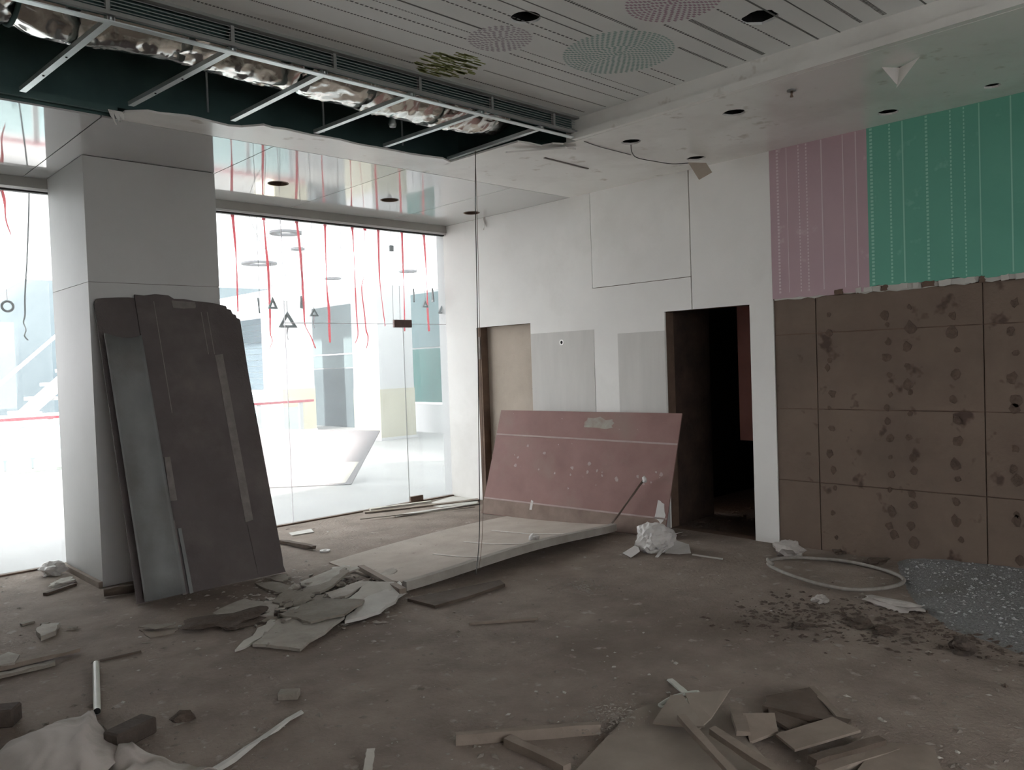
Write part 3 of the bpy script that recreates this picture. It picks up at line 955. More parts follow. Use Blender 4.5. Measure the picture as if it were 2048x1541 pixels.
for k, (x, y) in enumerate(((0.95, 5.35), (2.42, 5.5), (3.3, 5.45), (4.0, 5.4))):
    setp(tube('hanger_rod', [(x, y, H1 + 0.13), (x, y, 4.3)], 0.008, M_galv),
         'thin steel hanger rod in the ceiling void ' + ('beyond the first channel', 'over the pillar', 'behind the third bay', 'behind the last bay')[k], 'rod', 'hanger rods in the void')
# lamp holder dangling on a cable in the void
lp = at(785, 245, 'y', 4.95)
t = setp(empty('lamp_holder', lp), 'small metal lamp holder dangling on a cable in the void', 'lamp holder')
adopt(tube('cable', [lp + Vector((0, 0, .05)), lp + Vector((0.005, 0.01, .45)), Vector((lp.x, lp.y, 4.3))], 0.008, M_cable), t)
adopt(tube('cup', [lp + Vector((0, 0, -.035)), lp + Vector((0, 0, -.015)), lp + Vector((0, 0, .02)), lp + Vector((0, 0, .05))], [.024, .030, .022, .012], M_galv, n=12), t)
# recessed lamp wells: one rim per soffit hole, torn paper flaps, cables
for k, (x, y, r) in enumerate(HR):
    names = ('trailing a thin black cable', 'with chipped plaster round it', 'over the green wallpaper', 'with a brown paper flap below', 'with a white paper cone below',
             'shallow, beside the green wallpaper', 'near the back of the room', 'toward the back wall')
    t = setp(empty('lamp_well', (x, y, H1 + .015)), 'empty round lamp well in the plaster soffit, ' + names[k], 'lamp well', 'empty lamp wells')
    adopt(plate('sleeve', circ(x, y, r * 1.10, 20), [circ(x, y, r * 1.03, 20)], H1 + 0.0145, H1 + 0.09, M_black), t)
    adopt(plate('cap', circ(x, y, r * 1.10, 20), [], H1 + 0.0905, H1 + 0.095, M_black), t)
for k, (x, y, r) in enumerate(((3.135, 3.085, .082), (4.14, 2.27, .085))):
    t = setp(empty('lamp_well', (x, y, HU + .015)), 'empty lamp well in the printed ceiling, ' + ('neat and round' if k == 0 else 'ragged edged'), 'lamp well', 'empty lamp wells')
    adopt(plate('sleeve', circ(x, y, r * 1.20, 20), [circ(x, y, r * 1.12, 20)], HU + 0.0145, HU + 0.07, M_black), t)
    adopt(plate('cap', circ(x, y, r * 1.20, 20), [], HU + 0.0705, HU + 0.075, M_black), t)


def quadflap(name, corners, m, parent=None, th=0.002):
    c = [Vector(q) for q in corners]
    n = (c[1] - c[0]).cross(c[2] - c[0]).normalized() * th
    k = len(c)
    return raw(name, c + [q + n for q in c], [list(range(k))[::-1], [i + k for i in range(k)]] +
               [[i, (i + 1) % k, (i + 1) % k + k, i + k] for i in range(k)], m, parent)


a = Vector((5.127, 1.90, H1))
t = setp(empty('paper_cone', a), 'folded white paper hanging from a lamp well in the soffit', 'paper flap')
P1, P2, P3 = at(1763, 133, 'z', H1), at(1840, 112, 'z', H1), at(1800, 132, 'z', H1)
tip = at(1797, 174, 'y', a.y - 0.01)
tip2 = at(1793, 176, 'y', a.y + 0.0)
adopt(quadflap('paper_fold', [P1 - Vector((0, 0, .004)), tip, P3 - Vector((0, 0, .01))], M_plastic), t)
adopt(quadflap('paper_fold', [P3 - Vector((0, 0, .01)), tip2, P2 - Vector((0, 0, .004))], M_soffit), t)
b0 = Vector((5.942, 3.878, H1))
c1, c2, c3, c4 = [at(p, q, 'y', 3.88) for p, q in ((1376, 325), (1398, 360), (1424, 345), (1412, 326))]
setp(quadflap('paper_flap', [c1, c2, c3, c4], M_plaster), 'brown paper flap hanging from a lamp well by the wall', 'paper flap')
cab = [at(1262, 290, 'z', H1 - .01), at(1264, 305, 'z', H1 - 0.03), at(1275, 316, 'z', H1 - .02), at(1310, 323, 'z', H1 - .012), at(1345, 328, 'z', H1 - .012), at(1382, 326, 'z', H1 - .012)]
setp(tube('ceiling_cable', smooth_path(cab), 0.0035, M_cable, n=6), 'thin black cable running under the soffit between two lamp wells', 'cable')
cab = [at(1168, 283, 'z', H1 - .004), at(1200, 294, 'z', H1 - .004), at(1262, 310, 'z', H1 - .004)]
setp(tube('ceiling_cable', smooth_path(cab), 0.0025, M_cable, n=6), 'hair thin cable from the fascia corner to the soffit cable', 'cable')
s0 = at(1583, 180, 'z', H1)
t = setp(empty('sprinkler_head', s0), 'small sprinkler head fixed under the plaster soffit', 'sprinkler')
adopt(plate('rose', circ(s0.x, s0.y, .03, 14), [], H1 - .008, H1 - .001, M_string), t)
adopt(tube('nozzle', [s0 + Vector((0, 0, -.045)), s0 + Vector((0, 0, -.03)), s0 + Vector((0, 0, -.008))], [.012, .007, .007], M_brownwood), t)
# white paper tassel under the glossy panels by the right wall
tp_ = at(968, 432, 'y', 6.9)
tp_.z = H1
t = setp(empty('paper_tassel', tp_), 'white twisted paper tassel hanging under the glossy ceiling', 'tassel')
adopt(ribbon('tail', [tp_, tp_ + Vector((0.01, 0, -.07)), tp_ + Vector((-.015, 0, -.15))], (.03, .012), M_plastic), t)
adopt(ribbon('tail', [tp_, tp_ + Vector((0.02, .01, -.06)), tp_ + Vector((.035, 0, -.12))], (.03, .012), M_plastic), t)
# long hanging wires
top = Vector((4.318, 4.86, 3.302))
w1 = [top, at(951, 420, 'y', 4.86), at(955, 640, 'y', 4.84), at(958, 900, 'y', 4.8), at(959, 1060, 'y', 4.76), fl(952, 1150, .10)]
setp(tube('hanging_wire', smooth_path(w1), 0.0035, M_cable, n=6), 'thin dark wire hanging from the last channel down to the fallen panel', 'wire')
w2 = [top + Vector((.004, .01, 0)), at(954, 420, 'y', 4.9), at(959, 640, 'y', 4.88), at(966, 900, 'y', 4.85), at(965, 1060, 'y', 4.82), fl(958, 1140, .10)]
setp(tube('hanging_wire', smooth_path(w2), 0.002, M_brownwood, n=6), 'second finer brownish wire hanging beside the dark one', 'wire')
# torn tuft at the end of the second channel
tf = at(232, 226, 'z', H1)
t = setp(empty('plaster_tuft', tf), 'shred of torn plaster paper dangling where the ceiling strip breaks off', 'paper shred')
for k in range(3):
    adopt(ribbon('shred', [tf + Vector((-.03 + .03 * k, 0, .015)), tf + Vector((-.02 + .03 * k, .0, -.03)), tf + Vector((.0 + .02 * k, 0, -.075 + .02 * k))], (.035, .008), M_soffit), t)

# ================================================================== DECORATIONS ON THE GLASS
YR = D + 0.10


def gp(cx, cy_):     # photograph crop measure -> point on the hanging plane
    return at(420 + cx * 0.32446, 400 + cy_ * 0.32446, 'y', YR)


def hang_top(p):
    return Vector((p.x, YR, 3.19))


RED = [
    ([(138, 85), (155, 265), (165, 440), (172, 690)], (.028, .014), 'straight red ribbon next to the dark boards'),
    ([(330, 100), (345, 290), (358, 420), (366, 590), (370, 700), (372, 820), (384, 870), (368, 915)], (.030, .013), 'red ribbon passing a small dark triangle, hooked at its end'),
    ([(533, 115), (552, 280), (565, 430), (575, 600), (578, 660), (584, 760), (598, 800), (625, 850), (650, 915)], (.028, .015), 'red ribbon kinked aside below a narrow triangle'),
    ([(708, 140), (715, 380), (722, 560), (733, 680), (735, 780), (740, 880)], (.026, .026), 'red ribbon with a broad red end over the slate panel'),
    ([(876, 160), (886, 300), (893, 480), (903, 700), (912, 830), (893, 888)], (.026, .008), 'thin red ribbon over the bright column, curled tip'),
    ([(955, 190), (952, 440), (935, 545), (952, 700), (962, 800), (975, 850), (965, 915)], (.010, .018), 'red ribbon knotted half way, curling over the column'),
    ([(1037, 190), (1045, 470), (1062, 640), (1080, 780)], (.026, .008), 'red ribbon thinning to a hooked thread by the door'),
    ([(1183, 200), (1190, 420), (1197, 620), (1200, 810)], (.026, .014), 'red ribbon hanging past the bronze patch fitting'),
    ([(1318, 218), (1330, 390), (1338, 560), (1342, 690), (1350, 810)], (.026, .024), 'red ribbon with a pink end over the teal panel'),
]
for pts, wd, lab in RED:
    P = [gp(*q) for q in pts]
    P[0] = hang_top(P[0])
    t = setp(empty('red_ribbon', P[0]), lab, 'ribbon', 'red ribbons on the glass front')
    bd = adopt(ribbon('band', P, wd, M_ribbon), t)
    box('tape', P[0].x - .018, P[0].x + .018, YR - .004, YR + .004, 3.165, 3.19, M_ribbon).parent = bd
P = [at(a_, b_, 'y', YR) for a_, b_ in ((3, 378), (9, 402), (12, 440), (22, 470))]
P[0] = hang_top(P[0])
t = setp(empty('red_ribbon', P[0]), 'short red ribbon in the narrow pane before the outdoor stair', 'ribbon', 'red ribbons on the glass front')
adopt(ribbon('band', P, (.03, .006), M_ribbon), t)


def triangle(c, wd, ht, rot, parent):
    """triangular tinsel frame, apex up, turned about the vertical"""
    s_ = 0.19 if wd > 0.2 else 0.22
    A = [(-wd / 2, 0), (wd / 2, 0), (0, ht)]
    cx, cz = 0, ht / 3
    B = [(cx + (x - cx) * (1 - 2.4 * s_), cz + (z - cz) * (1 - 2.4 * s_)) for x, z in A]
    v, f = plate_data(A, [B], -0.008, 0.008)
    ca, sa = math.cos(rot), math.sin(rot)
    V = [(c.x + q[0] * ca - q[2] * sa, c.y + q[0] * sa + q[2] * ca, c.z + q[1]) for q in v]
    return adopt(raw('frame', V, f, M_tri), parent)


TRI = [  # string from, apex, base y, width(crop), label
    ((345, 300), (385, 600), 672, 66, 0.2, 'dark triangle frame hanging beside the hooked red ribbon'),
    ((430, 110), (476, 690), 788, 116, 0.0, 'largest dark triangle frame, in front of the pale column'),
    ((560, 130), (562, 592), 668, 60, 0.9, 'dark triangle turned edgeways by the kinked red ribbon'),
    ((625, 130), (640, 668), 718, 56, 0.1, 'small squat dark triangle beside the slate panel'),
    ((1300, 220), (1325, 620), 664, 40, 0.1, 'smallest dark triangle over the teal panel'),
    ((1385, 240), (1371, 545), 630, 40, 1.15, 'slim edge-on dark triangle over the teal panel'),
    ((1425, 250), (1434, 640), 702, 64, 0.0, 'dark triangle frame touching the wall corner'),
]
for s0_, ap, by, wd, rot, lab in TRI:
    a_ = gp(*ap)
    b_ = gp(ap[0], by)
    lft, rgt = gp(ap[0] - wd / 2, by), gp(ap[0] + wd / 2, by)
    wdm = (rgt - lft).length
    base = Vector((a_.x, YR, b_.z))
    t = setp(empty('triangle_ornament', base), lab, 'ornament', 'dark triangle ornaments on strings')
    p0 = hang_top(gp(*s0_))
    adopt(tube('string', smooth_path([p0, p0.lerp(a_, .5) + Vector((.012, 0, 0)), a_], 4), 0.0028, M_string, n=5), t)
    triangle(base, wdm, a_.z - b_.z, rot, t)
    if ap[0] in (476, 640, 1434):
        e_ = base - Vector((0.0, 0, .13))
        adopt(ribbon('tail', [base, base - Vector((0.012, 0, .06)), e_], (.02, .012), M_paleribbon), t)
STR = [([(240, 90), (300, 240), (345, 312)], 'thin grey string slanting to the hooked red ribbon'),
       ([(800, 150), (808, 350), (815, 570)], 'grey string hanging free between two red ribbons'),
       ([(1115, 210), (1116, 290), (1130, 740)], 'grey string with a small dark block near its top'),
       ([(1160, 210), (1165, 500), (1172, 735)], 'pale thread ending at the bronze patch fitting'),
       ([(1258, 220), (1275, 520), (1257, 545), (1258, 632)], 'grey string carrying a slim dark rod over the teal panel'),
       ([(300, 470), (303, 560), (306, 700)], 'short string carrying a slim dark rod by the boards')]
for k, (pts, lab) in enumerate(STR):
    P = [gp(*q) for q in pts]
    if k != 5:
        P[0] = hang_top(P[0])
    else:
        P = [hang_top(gp(285, 95))] + P
    t = setp(empty('hanging_string', P[0]), lab, 'string', 'strings on the glass front')
    adopt(tube('thread', smooth_path(P, 4), 0.003, M_string, n=5), t)
    if k == 2:
        c = gp(1118, 300)
        adopt(box('dark_block', c.x - .025, c.x + .025, YR - .012, YR + .012, c.z - .035, c.z + .035, M_tri), t)
    if k in (4, 5):
        e = P[-1]
        adopt(tube('dark_rod', [e, e + Vector((-.012 if k == 5 else 0, 0, .16))], 0.009, M_tri, n=6), t)
c = at(15, 613, 'y', YR)
t = setp(empty('ring_ornament', c), 'grey ring ornament in the narrow pane before the outdoor stair', 'ornament')
adopt(tube('ring', [c + Vector((.042 * math.cos(a_), 0, .042 * math.sin(a_))) for a_ in [2 * math.pi * k / 20 for k in range(21)]], 0.010, M_string, cap=False), t)
adopt(tube('string', [c + Vector((0, 0, .042)), Vector((c.x, YR, 3.19))], 0.002, M_paleribbon, n=5), t)
P = [at(a_, b_, 'y', YR) for a_, b_ in ((58, 383), (57, 440), (54, 520), (50, 590), (50, 630), (47, 645), (52, 660), (49, 672), (56, 681))]
P[0] = hang_top(P[0])
setp(ribbon('curled_ribbon', P, (.012, .014), M_string), 'grey curled ribbon in the narrow pane before the outdoor stair', 'ribbon')

# ================================================================== BOARDS LEANING ON THE PILLAR
UP1 = Vector((0, 0.68, 2.19))
leanL = UP1.length
y_f = 5.915


def bpt(x, z):      # x along the pillar, height -> board coordinates
    return (x - 1.9, z * leanL / 2.19)


def lean1(name, pts, th, off, m, lab, cat='board'):
    n_ = Vector((1, 0, 0)).cross(UP1.normalized())     # points toward the room (-y)
    o_ = leaning(name, Vector((1.9, y_f, 0.004)) + Vector((0, n_.y, 0)) * off, (1, 0, 0), UP1, [bpt(*q) for q in pts], th, m)
    return setp(o_, lab, cat)


rg = random.Random(11)
topL = [(2.27, 2.20), (2.20, 2.208), (2.12, 2.205), (2.03, 2.198), (1.965, 2.19), (1.945, 2.15)]
lean1('dark_board', [(1.93, 0.0), (2.28, 0.0)] + topL, 0.012, 0.0, M_darkboard, 'narrow dark board leaning on the pillar, behind the grey sheet')
topM = [(3.052, 1.60), (3.066, 2.04), (3.04, 2.055), (3.035, 2.08), (3.01, 2.09), (3.0, 2.125), (2.97, 2.13), (2.965, 2.155), (2.92, 2.165), (2.85, 2.18),
        (2.72, 2.19), (2.62, 2.205), (2.54, 2.205), (2.50, 2.232), (2.40, 2.238), (2.31, 2.225), (2.24, 2.23)]
mb = lean1('dark_board', [(2.235, 0.0), (3.055, 0.0), (3.045, 0.05), (3.05, 0.11)] + topM, 0.014, 0.016, M_darkboard, 'wide dark brown board with a broken top corner leaning on the pillar')


def onboard(name, pts, m, th=0.003, z=0.0145):
    V, F = plate_data([bpt(*q) for q in pts], [], z, z + th)
    return raw(name, V, F, m, mb)


onboard('dusty_strip', [(2.795, 1.74), (2.86, 1.75), (2.865, 0.43), (2.80, 0.42)], M_strip)
onboard('dusty_strip', [(2.81, 0.40), (2.85, 0.40), (2.865, 0.03), (2.825, 0.03)], M_darkboard, 0.006)
onboard('torn_paper', ragged([(2.52, 2.13), (2.70, 2.13), (2.705, 2.185), (2.52, 2.19)], 0.006, 4, 4), M_strip)
onboard('scored_line', [(2.375, 2.18), (2.381, 2.18), (2.381, 1.3), (2.375, 1.3)], M_strip, 0.001)
onboard('scored_line', [(2.74, 2.1), (2.746, 2.1), (2.746, 1.75), (2.74, 1.75)], M_strip, 0.001)
onboard('scored_line', [(2.79, 2.1), (2.796, 2.1), (2.796, 1.75), (2.79, 1.75)], M_strip, 0.001)
# curved grey sheet: shallow trough with rolled sides
n_ = Vector((1, 0, 0)).cross(UP1.normalized())
V, F = [], []
NA, NB = 14, 10
for j in range(NB + 1):
    vv = (1.885 * leanL / 2.19) * j / NB
    for i in range(NA + 1):
        s_ = i / NA
        hgt = 0.055 * (abs(2 * s_ - 1) ** 2.0) + 0.032
        V.append((0.055 + s_ * (0.285 - 0.02 * j / NB), vv + 0.012 * math.sin(s_ * 5 + 1) * (j == NB), hgt))
nb = len(V)
V += [(a_, b_, c_ - 0.006) for a_, b_, c_ in V]
for j in range(NB):
    for i in range(NA):
        a_ = j * (NA + 1) + i
        q = [a_, a_ + 1, a_ + NA + 2, a_ + NA + 1]
        F.append(q)
        F.append([k + nb for k in reversed(q)])
for i in range(NA):
    F.append([i, i + nb, i + 1 + nb, i + 1])
    a_ = NB * (NA + 1) + i
    F.append([a_, a_ + 1, a_ + 1 + nb, a_ + nb])
for j in range(NB):
    a_ = j * (NA + 1)
    F.append([a_, a_ + NA + 1, a_ + NA + 1 + nb, a_ + nb])
    a_ += NA
    F.append([a_, a_ + nb, a_ + NA + 1 + nb, a_ + NA + 1])
o_ = raw('grey_sheet', V, F, M_greysheet, smooth=True)
mw = Matrix((Vector((1, 0, 0)), UP1.normalized(), n_)).transposed().to_4x4()
mw.translation = Vector((1.9, y_f - 0.012, 0.008))
o_.matrix_world = mw
setp(o_, 'dusty grey curved sheet leaning in front of the dark boards', 'sheet')
lean1('thin_batten', [(2.235, 0.0), (2.262, 0.0), (2.262, 0.52), (2.236, 0.52)], 0.016, 0.034, M_strip, 'thin short batten leaning beside the grey sheet, nearer to it', 'batten')
lean1('thin_batten', [(2.285, 0.0), (2.312, 0.0), (2.300, 0.46), (2.276, 0.46)], 0.016, 0.034, M_greysheet, 'thin greyish batten leaning on the wide dark board', 'batten')
lean1('wood_offcut', [(2.255, 0.66), (2.305, 0.66), (2.305, 0.98), (2.262, 0.98)], 0.012, 0.034, M_strip, 'short dusty wood offcut stuck to the wide dark board', 'offcut')
pb = fl(208, 1196)
p1_ = fl(270, 1187)
setp(tube('wood_log', [pb + Vector((0, 0, .035)), pb.lerp(p1_, .5) + Vector((0, 0, .038)), p1_ + Vector((0, 0, .035))], [.030, .036, .032], M_timberdark, n=7),
     'short dark round log at the foot of the pillar', 'log')

# ================================================================== RED BROWN BOARD AT THE RIGHT WALL
f0, f1 = Vector((5.68, 6.50, 0)), Vector((5.85, 4.25, 0))
al = (f1 - f0)
Lb = al.length
al.normalize()
nw = Vector((-al.y, al.x, 0))
tpd = nw * 0.37 + Vector((0, 0, 1.08))
HB = tpd.length
rb = leaning('red_board', f0 + Vector((0, 0, 0.003)), al, tpd, [(0, 0), (Lb, 0), (Lb, HB), (0, HB)], 0.012, M_red)
# local z of this frame must face the room (-x)
setp(rb, 'red brown board with pale scratches leaning against the white wall', 'board')
rz = Vector(al).cross(Vector(tpd)).x
zz = 0.0125 if rz < 0 else -0.0026


def onred(name, pts, m, th=0.0025):
    V, F = plate_data(pts, [], zz, zz + th)
    return raw(name, V, F, m, rb)


onred('scored_line', [(0.0, 0.862), (Lb, 0.842), (Lb, 0.858), (0.0, 0.878)], M_redline)
onred('scored_line', [(0.0, 0.16), (Lb, 0.16), (Lb, 0.175), (0.0, 0.175)], M_redline)
onred('dusty_band', [(0.004, 0.004), (Lb - .004, 0.004), (Lb - .002, 0.158), (0.0, 0.158)], M_reddust, 0.0015)
onred('pale_smear', ragged([(1.17, 0.98), (1.52, 0.985), (1.50, 1.07), (1.20, 1.08)], 0.02, 4, 9), mat('green_smear', (0.38, 0.37, 0.32), (0.29, 0.24, 0.21), 10.0, 0.9), 0.0008)
rr_ = random.Random(5)
for k in range(22):
    u_, v_ = rr_.uniform(1.1, 2.15), rr_.gauss(0.52, 0.07)
    if k < 6:
        u_, v_ = rr_.uniform(0.25, 0.75), rr_.uniform(0.45, 0.78)
    s_ = rr_.uniform(0.006, 0.020)
    onred('paint_fleck', circ(u_, v_, s_, 7, 0.4), M_redline, 0.0012)
onred('paper_scrap', ragged([(2.13, 0.16), (2.2, 0.12), (2.24, 0.20), (2.21, 0.30), (2.14, 0.33)], 0.01, 3, 2), M_plastic)
onred('paper_scrap', [(0.66, 0.10), (0.69, 0.10), (0.69, 0.19), (0.66, 0.20)], M_plastic)
s0_ = Vector((5.71, 4.80, 0))
s1_ = Vector((5.93, 4.50, 0.50))
t = setp(empty('leaning_stick', s0_), 'thin splintered stick leaning up against the red brown board', 'stick')
adopt(beam('shaft', s0_ + Vector((0, 0, .005)), s1_, 0.022, 0.014, M_timberdark, rag=0.006), t)
adopt(chunk('white_tip', s1_ - Vector((0.02, 0, .03)), (.05, .03, .07), M_plastic, seed=4), t)

# ================================================================== FALLEN CEILING PANEL
t = setp(empty('fallen_panel', (4.6, 4.7, 0)), 'large fallen ceiling panel with a white rim lying before the red brown board', 'panel')
NXs, NYs = 40, 10
V, F = [], []


def slab_z(s, r):
    zf = 0.06 + 0.065 * math.sin(math.pi * min(1, s * 1.0)) ** 1.4 + 0.015 * s
    return zf * (1 - r) ** 2.2 + 0.010


def slab_xy(s, r):
    x = 3.34 + (5.75 - 3.34) * s
    return (x + 0.10 * r * (1 - s), (4.68 + 0.05 * s - 0.10 * math.sin(math.pi * s)) + r * (0.95 + 0.55 * math.sin(math.pi * (0.15 + 0.55 * s))))


for lay in (0, 1):
    for j in range(NYs + 1):
        for i in range(NXs + 1):
            s_, r_ = i / NXs, j / NYs
            x, y = slab_xy(s_, r_)
            V.append((x, y, max(slab_z(s_, r_) - 0.018 * lay, 0.0005 + 0.001 * (1 - lay))))
nb = (NXs + 1) * (NYs + 1)
for j in range(NYs):
    for i in range(NXs):
        a_ = j * (NXs + 1) + i
        q = [a_, a_ + 1, a_ + NXs + 2, a_ + NXs + 1]
        F += [q, [k + nb for k in reversed(q)]]
for i in range(NXs):
    F.append([i, i + nb, i + 1 + nb, i + 1])
    a_ = NYs * (NXs + 1) + i
    F.append([a_, a_ + 1, a_ + 1 + nb, a_ + nb])
for j in range(NYs):
    a_ = j * (NXs + 1)
    F.append([a_, a_ + NXs + 1, a_ + NXs + 1 + nb, a_ + nb])
    a_ += NXs
    F.append([a_, a_ + nb, a_ + NXs + 1 + nb, a_ + NXs + 1])
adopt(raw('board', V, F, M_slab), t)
V, F = [], []
for i in range(NXs + 1):
    s_ = i / NXs
    x, y = slab_xy(s_, 0)
    zt = slab_z(s_, 0) + 0.006
    zb_ = max(zt - 0.062, 0.001)
    V += [(x, y - 0.022, zb_), (x, y - 0.018, zt), (x, y + 0.03, zt + 0.002), (x, y + 0.004, zb_)]
for i in range(NXs):
    for k in range(4):
        F.append([i * 4 + k, i * 4 + (k + 1) % 4, (i + 1) * 4 + (k + 1) % 4, (i + 1) * 4 + k][::-1])
F += [[0, 1, 2, 3], [NXs * 4 + k for k in (3, 2, 1, 0)]]
adopt(raw('rim', V, F, M_rim), t)
for (s_, r0, r1) in ((0.30, .03, .5), (0.50, .03, .6), (0.715, .03, .7)):
    V = []
    for r_ in (r0, (r0 + r1) / 2, r1):
        for ds in (-.0055, .0055):
            x, y = slab_xy(s_ + ds, r_)
            V.append((x, y, slab_z(s_, r_) + 0.0035))
    V += [(a_, b_, c_ - .003) for a_, b_, c_ in V]
    adopt(raw('joint_tape', V, [[0, 1, 3, 2], [2, 3, 5, 4], [6, 8, 9, 7], [8, 10, 11, 9], [0, 6, 7, 1], [4, 5, 11, 10], [0, 2, 8, 6], [2, 4, 10, 8], [1, 7, 9, 3], [3, 9, 11, 5]], M_seam), t)
setp(beam('timber_batten', fl(722, 1140, .02), fl(806, 1188, .055), 0.05, 0.035, M_timber), 'short timber batten resting on the corner of the fallen panel', 'batten')
setp(shard('rim_shade_strip', pxs([(815, 1204), (1000, 1166), (1010, 1174), (935, 1200), (870, 1218)]), 0.001, 0.02, M_timberdark), 'dark greenish strip standing in for shade under the rim of the fallen panel', 'offcut')  # thin dark piece laid as the shadow below the rim

# ================================================================== BROKEN GYPSUM BY THE PILLAR
BR = [
    ([(505, 1296), (600, 1306), (690, 1250), (640, 1215), (556, 1246)], .004, .018, M_gyp, [0, 0, .03, .02, 0], 'large pale gypsum slab, tip of the rubble fan'),
    ([(560, 1242), (640, 1212), (730, 1222), (690, 1252), (622, 1262)], .03, .014, M_gypdirty, [0, .01, .03, .03, .01], 'grey gypsum slab overlapping the large pale one'),
    ([(690, 1255), (720, 1222), (800, 1185), (812, 1200), (760, 1235)], .02, .02, M_slabedge, [0, .02, .04, .02, 0], 'long pale gypsum edge running to the fallen panel'),
    ([(425, 1232), (490, 1205), (560, 1215), (548, 1240), (470, 1240)], .003, .014, M_gyp, [0, .01, .0, .01, 0], 'pale gypsum plate behind the dirt patch'),
    ([(470, 1306), (512, 1268), (545, 1248), (552, 1256), (520, 1282)], .003, .012, M_paper, [0, 0, .02, .02, 0], 'narrow torn strip pointing from the rubble to the pipe'),
    ([(545, 1208), (580, 1195), (630, 1205), (610, 1218), (560, 1220)], .015, .012, M_gypdirty, [0, .03, .03, 0, 0], 'brown dusted gypsum scrap in mid rubble'),
    ([(600, 1190), (660, 1180), (690, 1160), (700, 1166), (650, 1196), (610, 1200)], .02, .016, M_gypdirty, [.0, .03, .06, .05, .02, 0], 'raised dirty gypsum plank in the rubble'),
    ([(600, 1172), (690, 1150), (720, 1156), (640, 1186), (612, 1184)], .015, .012, M_gyp, [0, .05, .05, .03, 0], 'tilted pale gypsum plate on top of the rubble'),
    ([(650, 1198), (720, 1176), (745, 1182), (700, 1206), (660, 1212)], .02, .02, M_gyp, [0, .01, .03, .02, 0], 'pale gypsum fragment with crumbs in the rubble'),
    ([(690, 1215), (740, 1190), (790, 1188), (770, 1212), (720, 1226)], .02, .015, M_paper, [.0, .06, .05, .02, .0], 'crumpled paper faced gypsum beside the batten'),
    ([(740, 1160), (790, 1168), (805, 1186), (775, 1186), (742, 1172)], .004, .012, M_slabedge, None, 'white gypsum plate beside the timber batten'),
    ([(530, 1160), (570, 1152), (582, 1158), (566, 1168)], .003, .012, M_gypdirty, None, 'small grey gypsum piece at the board foot'),
    ([(510, 1170), (545, 1168), (600, 1186), (560, 1192)], .004, .012, M_gypdirty, [0, 0, .02, 0], 'thin grey gypsum piece near the board foot'),
    ([(666, 1140), (700, 1137), (705, 1146), (668, 1147)], .003, .018, M_slabedge, None, 'little white block near the timber batten'),
    ([(745, 1160), (785, 1150), (795, 1154), (762, 1168)], .003, .02, M_gyp, [0, .03, .03, 0], 'small tilted gypsum flake leaning on the batten'),
]
for k, (pp, z, th, m_, lift, lab) in enumerate(BR):
    pts = ragged([p[:2] for p in pxs(pp)], 0.018, 4, k + 20)
    lf = None
    if lift:
        lf = []
        for i in range(len(lift)):
            for q in range(4):
                lf.append(lift[i] + (lift[(i + 1) % len(lift)] - lift[i]) * q / 4)
    setp(shard('gypsum_piece', [(a_, b_) for a_, b_ in pts], z, th, m_, lift=lf), lab, 'gypsum piece', 'broken gypsum by the pillar')
for k, (a_, b_, sx, sy, sz) in enumerate(((700, 1195, .16, .1, .06), (640, 1192, .14, .09, .05), (590, 1182, .12, .08, .05), (680, 1178, .1, .07, .06), (760, 1215, .12, .08, .05))):
    c = fl(a_, b_)
    setp(chunk('rubble_lump', c, (sx, sy, sz), M_gypdirty if k % 2 else M_gyp, seed=k + 3, jag=.4, sub=3),
         ('pale', 'brownish', 'pale flat', 'small brownish', 'pale rounded')[k] + ' plaster lump in the rubble ' + ('middle', 'away from the batten', 'near the dark boards', 'under the tilted plate', 'by the panel corner')[k], 'rubble')


def flakes(name, m_, n, pick, smin, smax, lab, cat, seed, tilt=0.35):
    """many small broken plates lying at random angles"""
    rnd_ = random.Random(seed)
    V, F = [], []
    for _ in range(n):
        x, y = pick(rnd_)
        k = len(V)
        nn_ = rnd_.randint(4, 6)
        s_ = smin + (smax - smin) * rnd_.random() ** 2.2
        a0 = rnd_.uniform(0, 6.28)
        tx, ty = rnd_.uniform(-tilt, tilt), rnd_.uniform(-tilt, tilt)
        el = rnd_.uniform(.35, 1.0)
        ring = []
        for i in range(nn_):
            an = a0 + 6.283 * i / nn_
            rr2 = s_ * rnd_.uniform(.6, 1.15)
            lx, ly = rr2 * math.cos(an), rr2 * el * math.sin(an)
            ring.append((lx, ly, lx * tx + ly * ty))
        zl = min(q[2] for q in ring)
        z_ = rnd_.choice((0, 0, .012, .025)) if s_ > .03 else 0
        for dz in (0.001, .010):
            V += [(x + q[0], y + q[1], q[2] - zl + z_ + dz) for q in ring]
        F.append([k + i for i in range(nn_)][::-1])
        F.append([k + nn_ + i for i in range(nn_)])
        F += [[k + i, k + (i + 1) % nn_, k + nn_ + (i + 1) % nn_, k + nn_ + i] for i in range(nn_)]
    return setp(raw(name, V, F, m_), lab, cat, kind='stuff')


def pk_fan(r_):
    t_ = r_.random()
    p = fl(540 + 230 * t_ + r_.gauss(0, 22), 1238 - 62 * t_ + r_.gauss(0, 19))
    return p.x, p.y


flakes('gypsum_flakes', M_gyp, 300, pk_fan, .008, .055, 'small pale gypsum flakes heaped through the rubble', 'debris', 81, .18)
flakes('dirty_flakes', M_gypdirty, 260, pk_fan, .008, .06, 'small dirty board flakes heaped through the rubble', 'debris', 82, .3)
# dirt heap with leaves of dirt left of the fan
c = fl(468, 1245)
setp(chunk('dirt_heap', c, (.55, .28, .05), M_soil, seed=9, jag=.45, sub=4), 'low heap of dark dirt beside the broken gypsum', 'dirt')

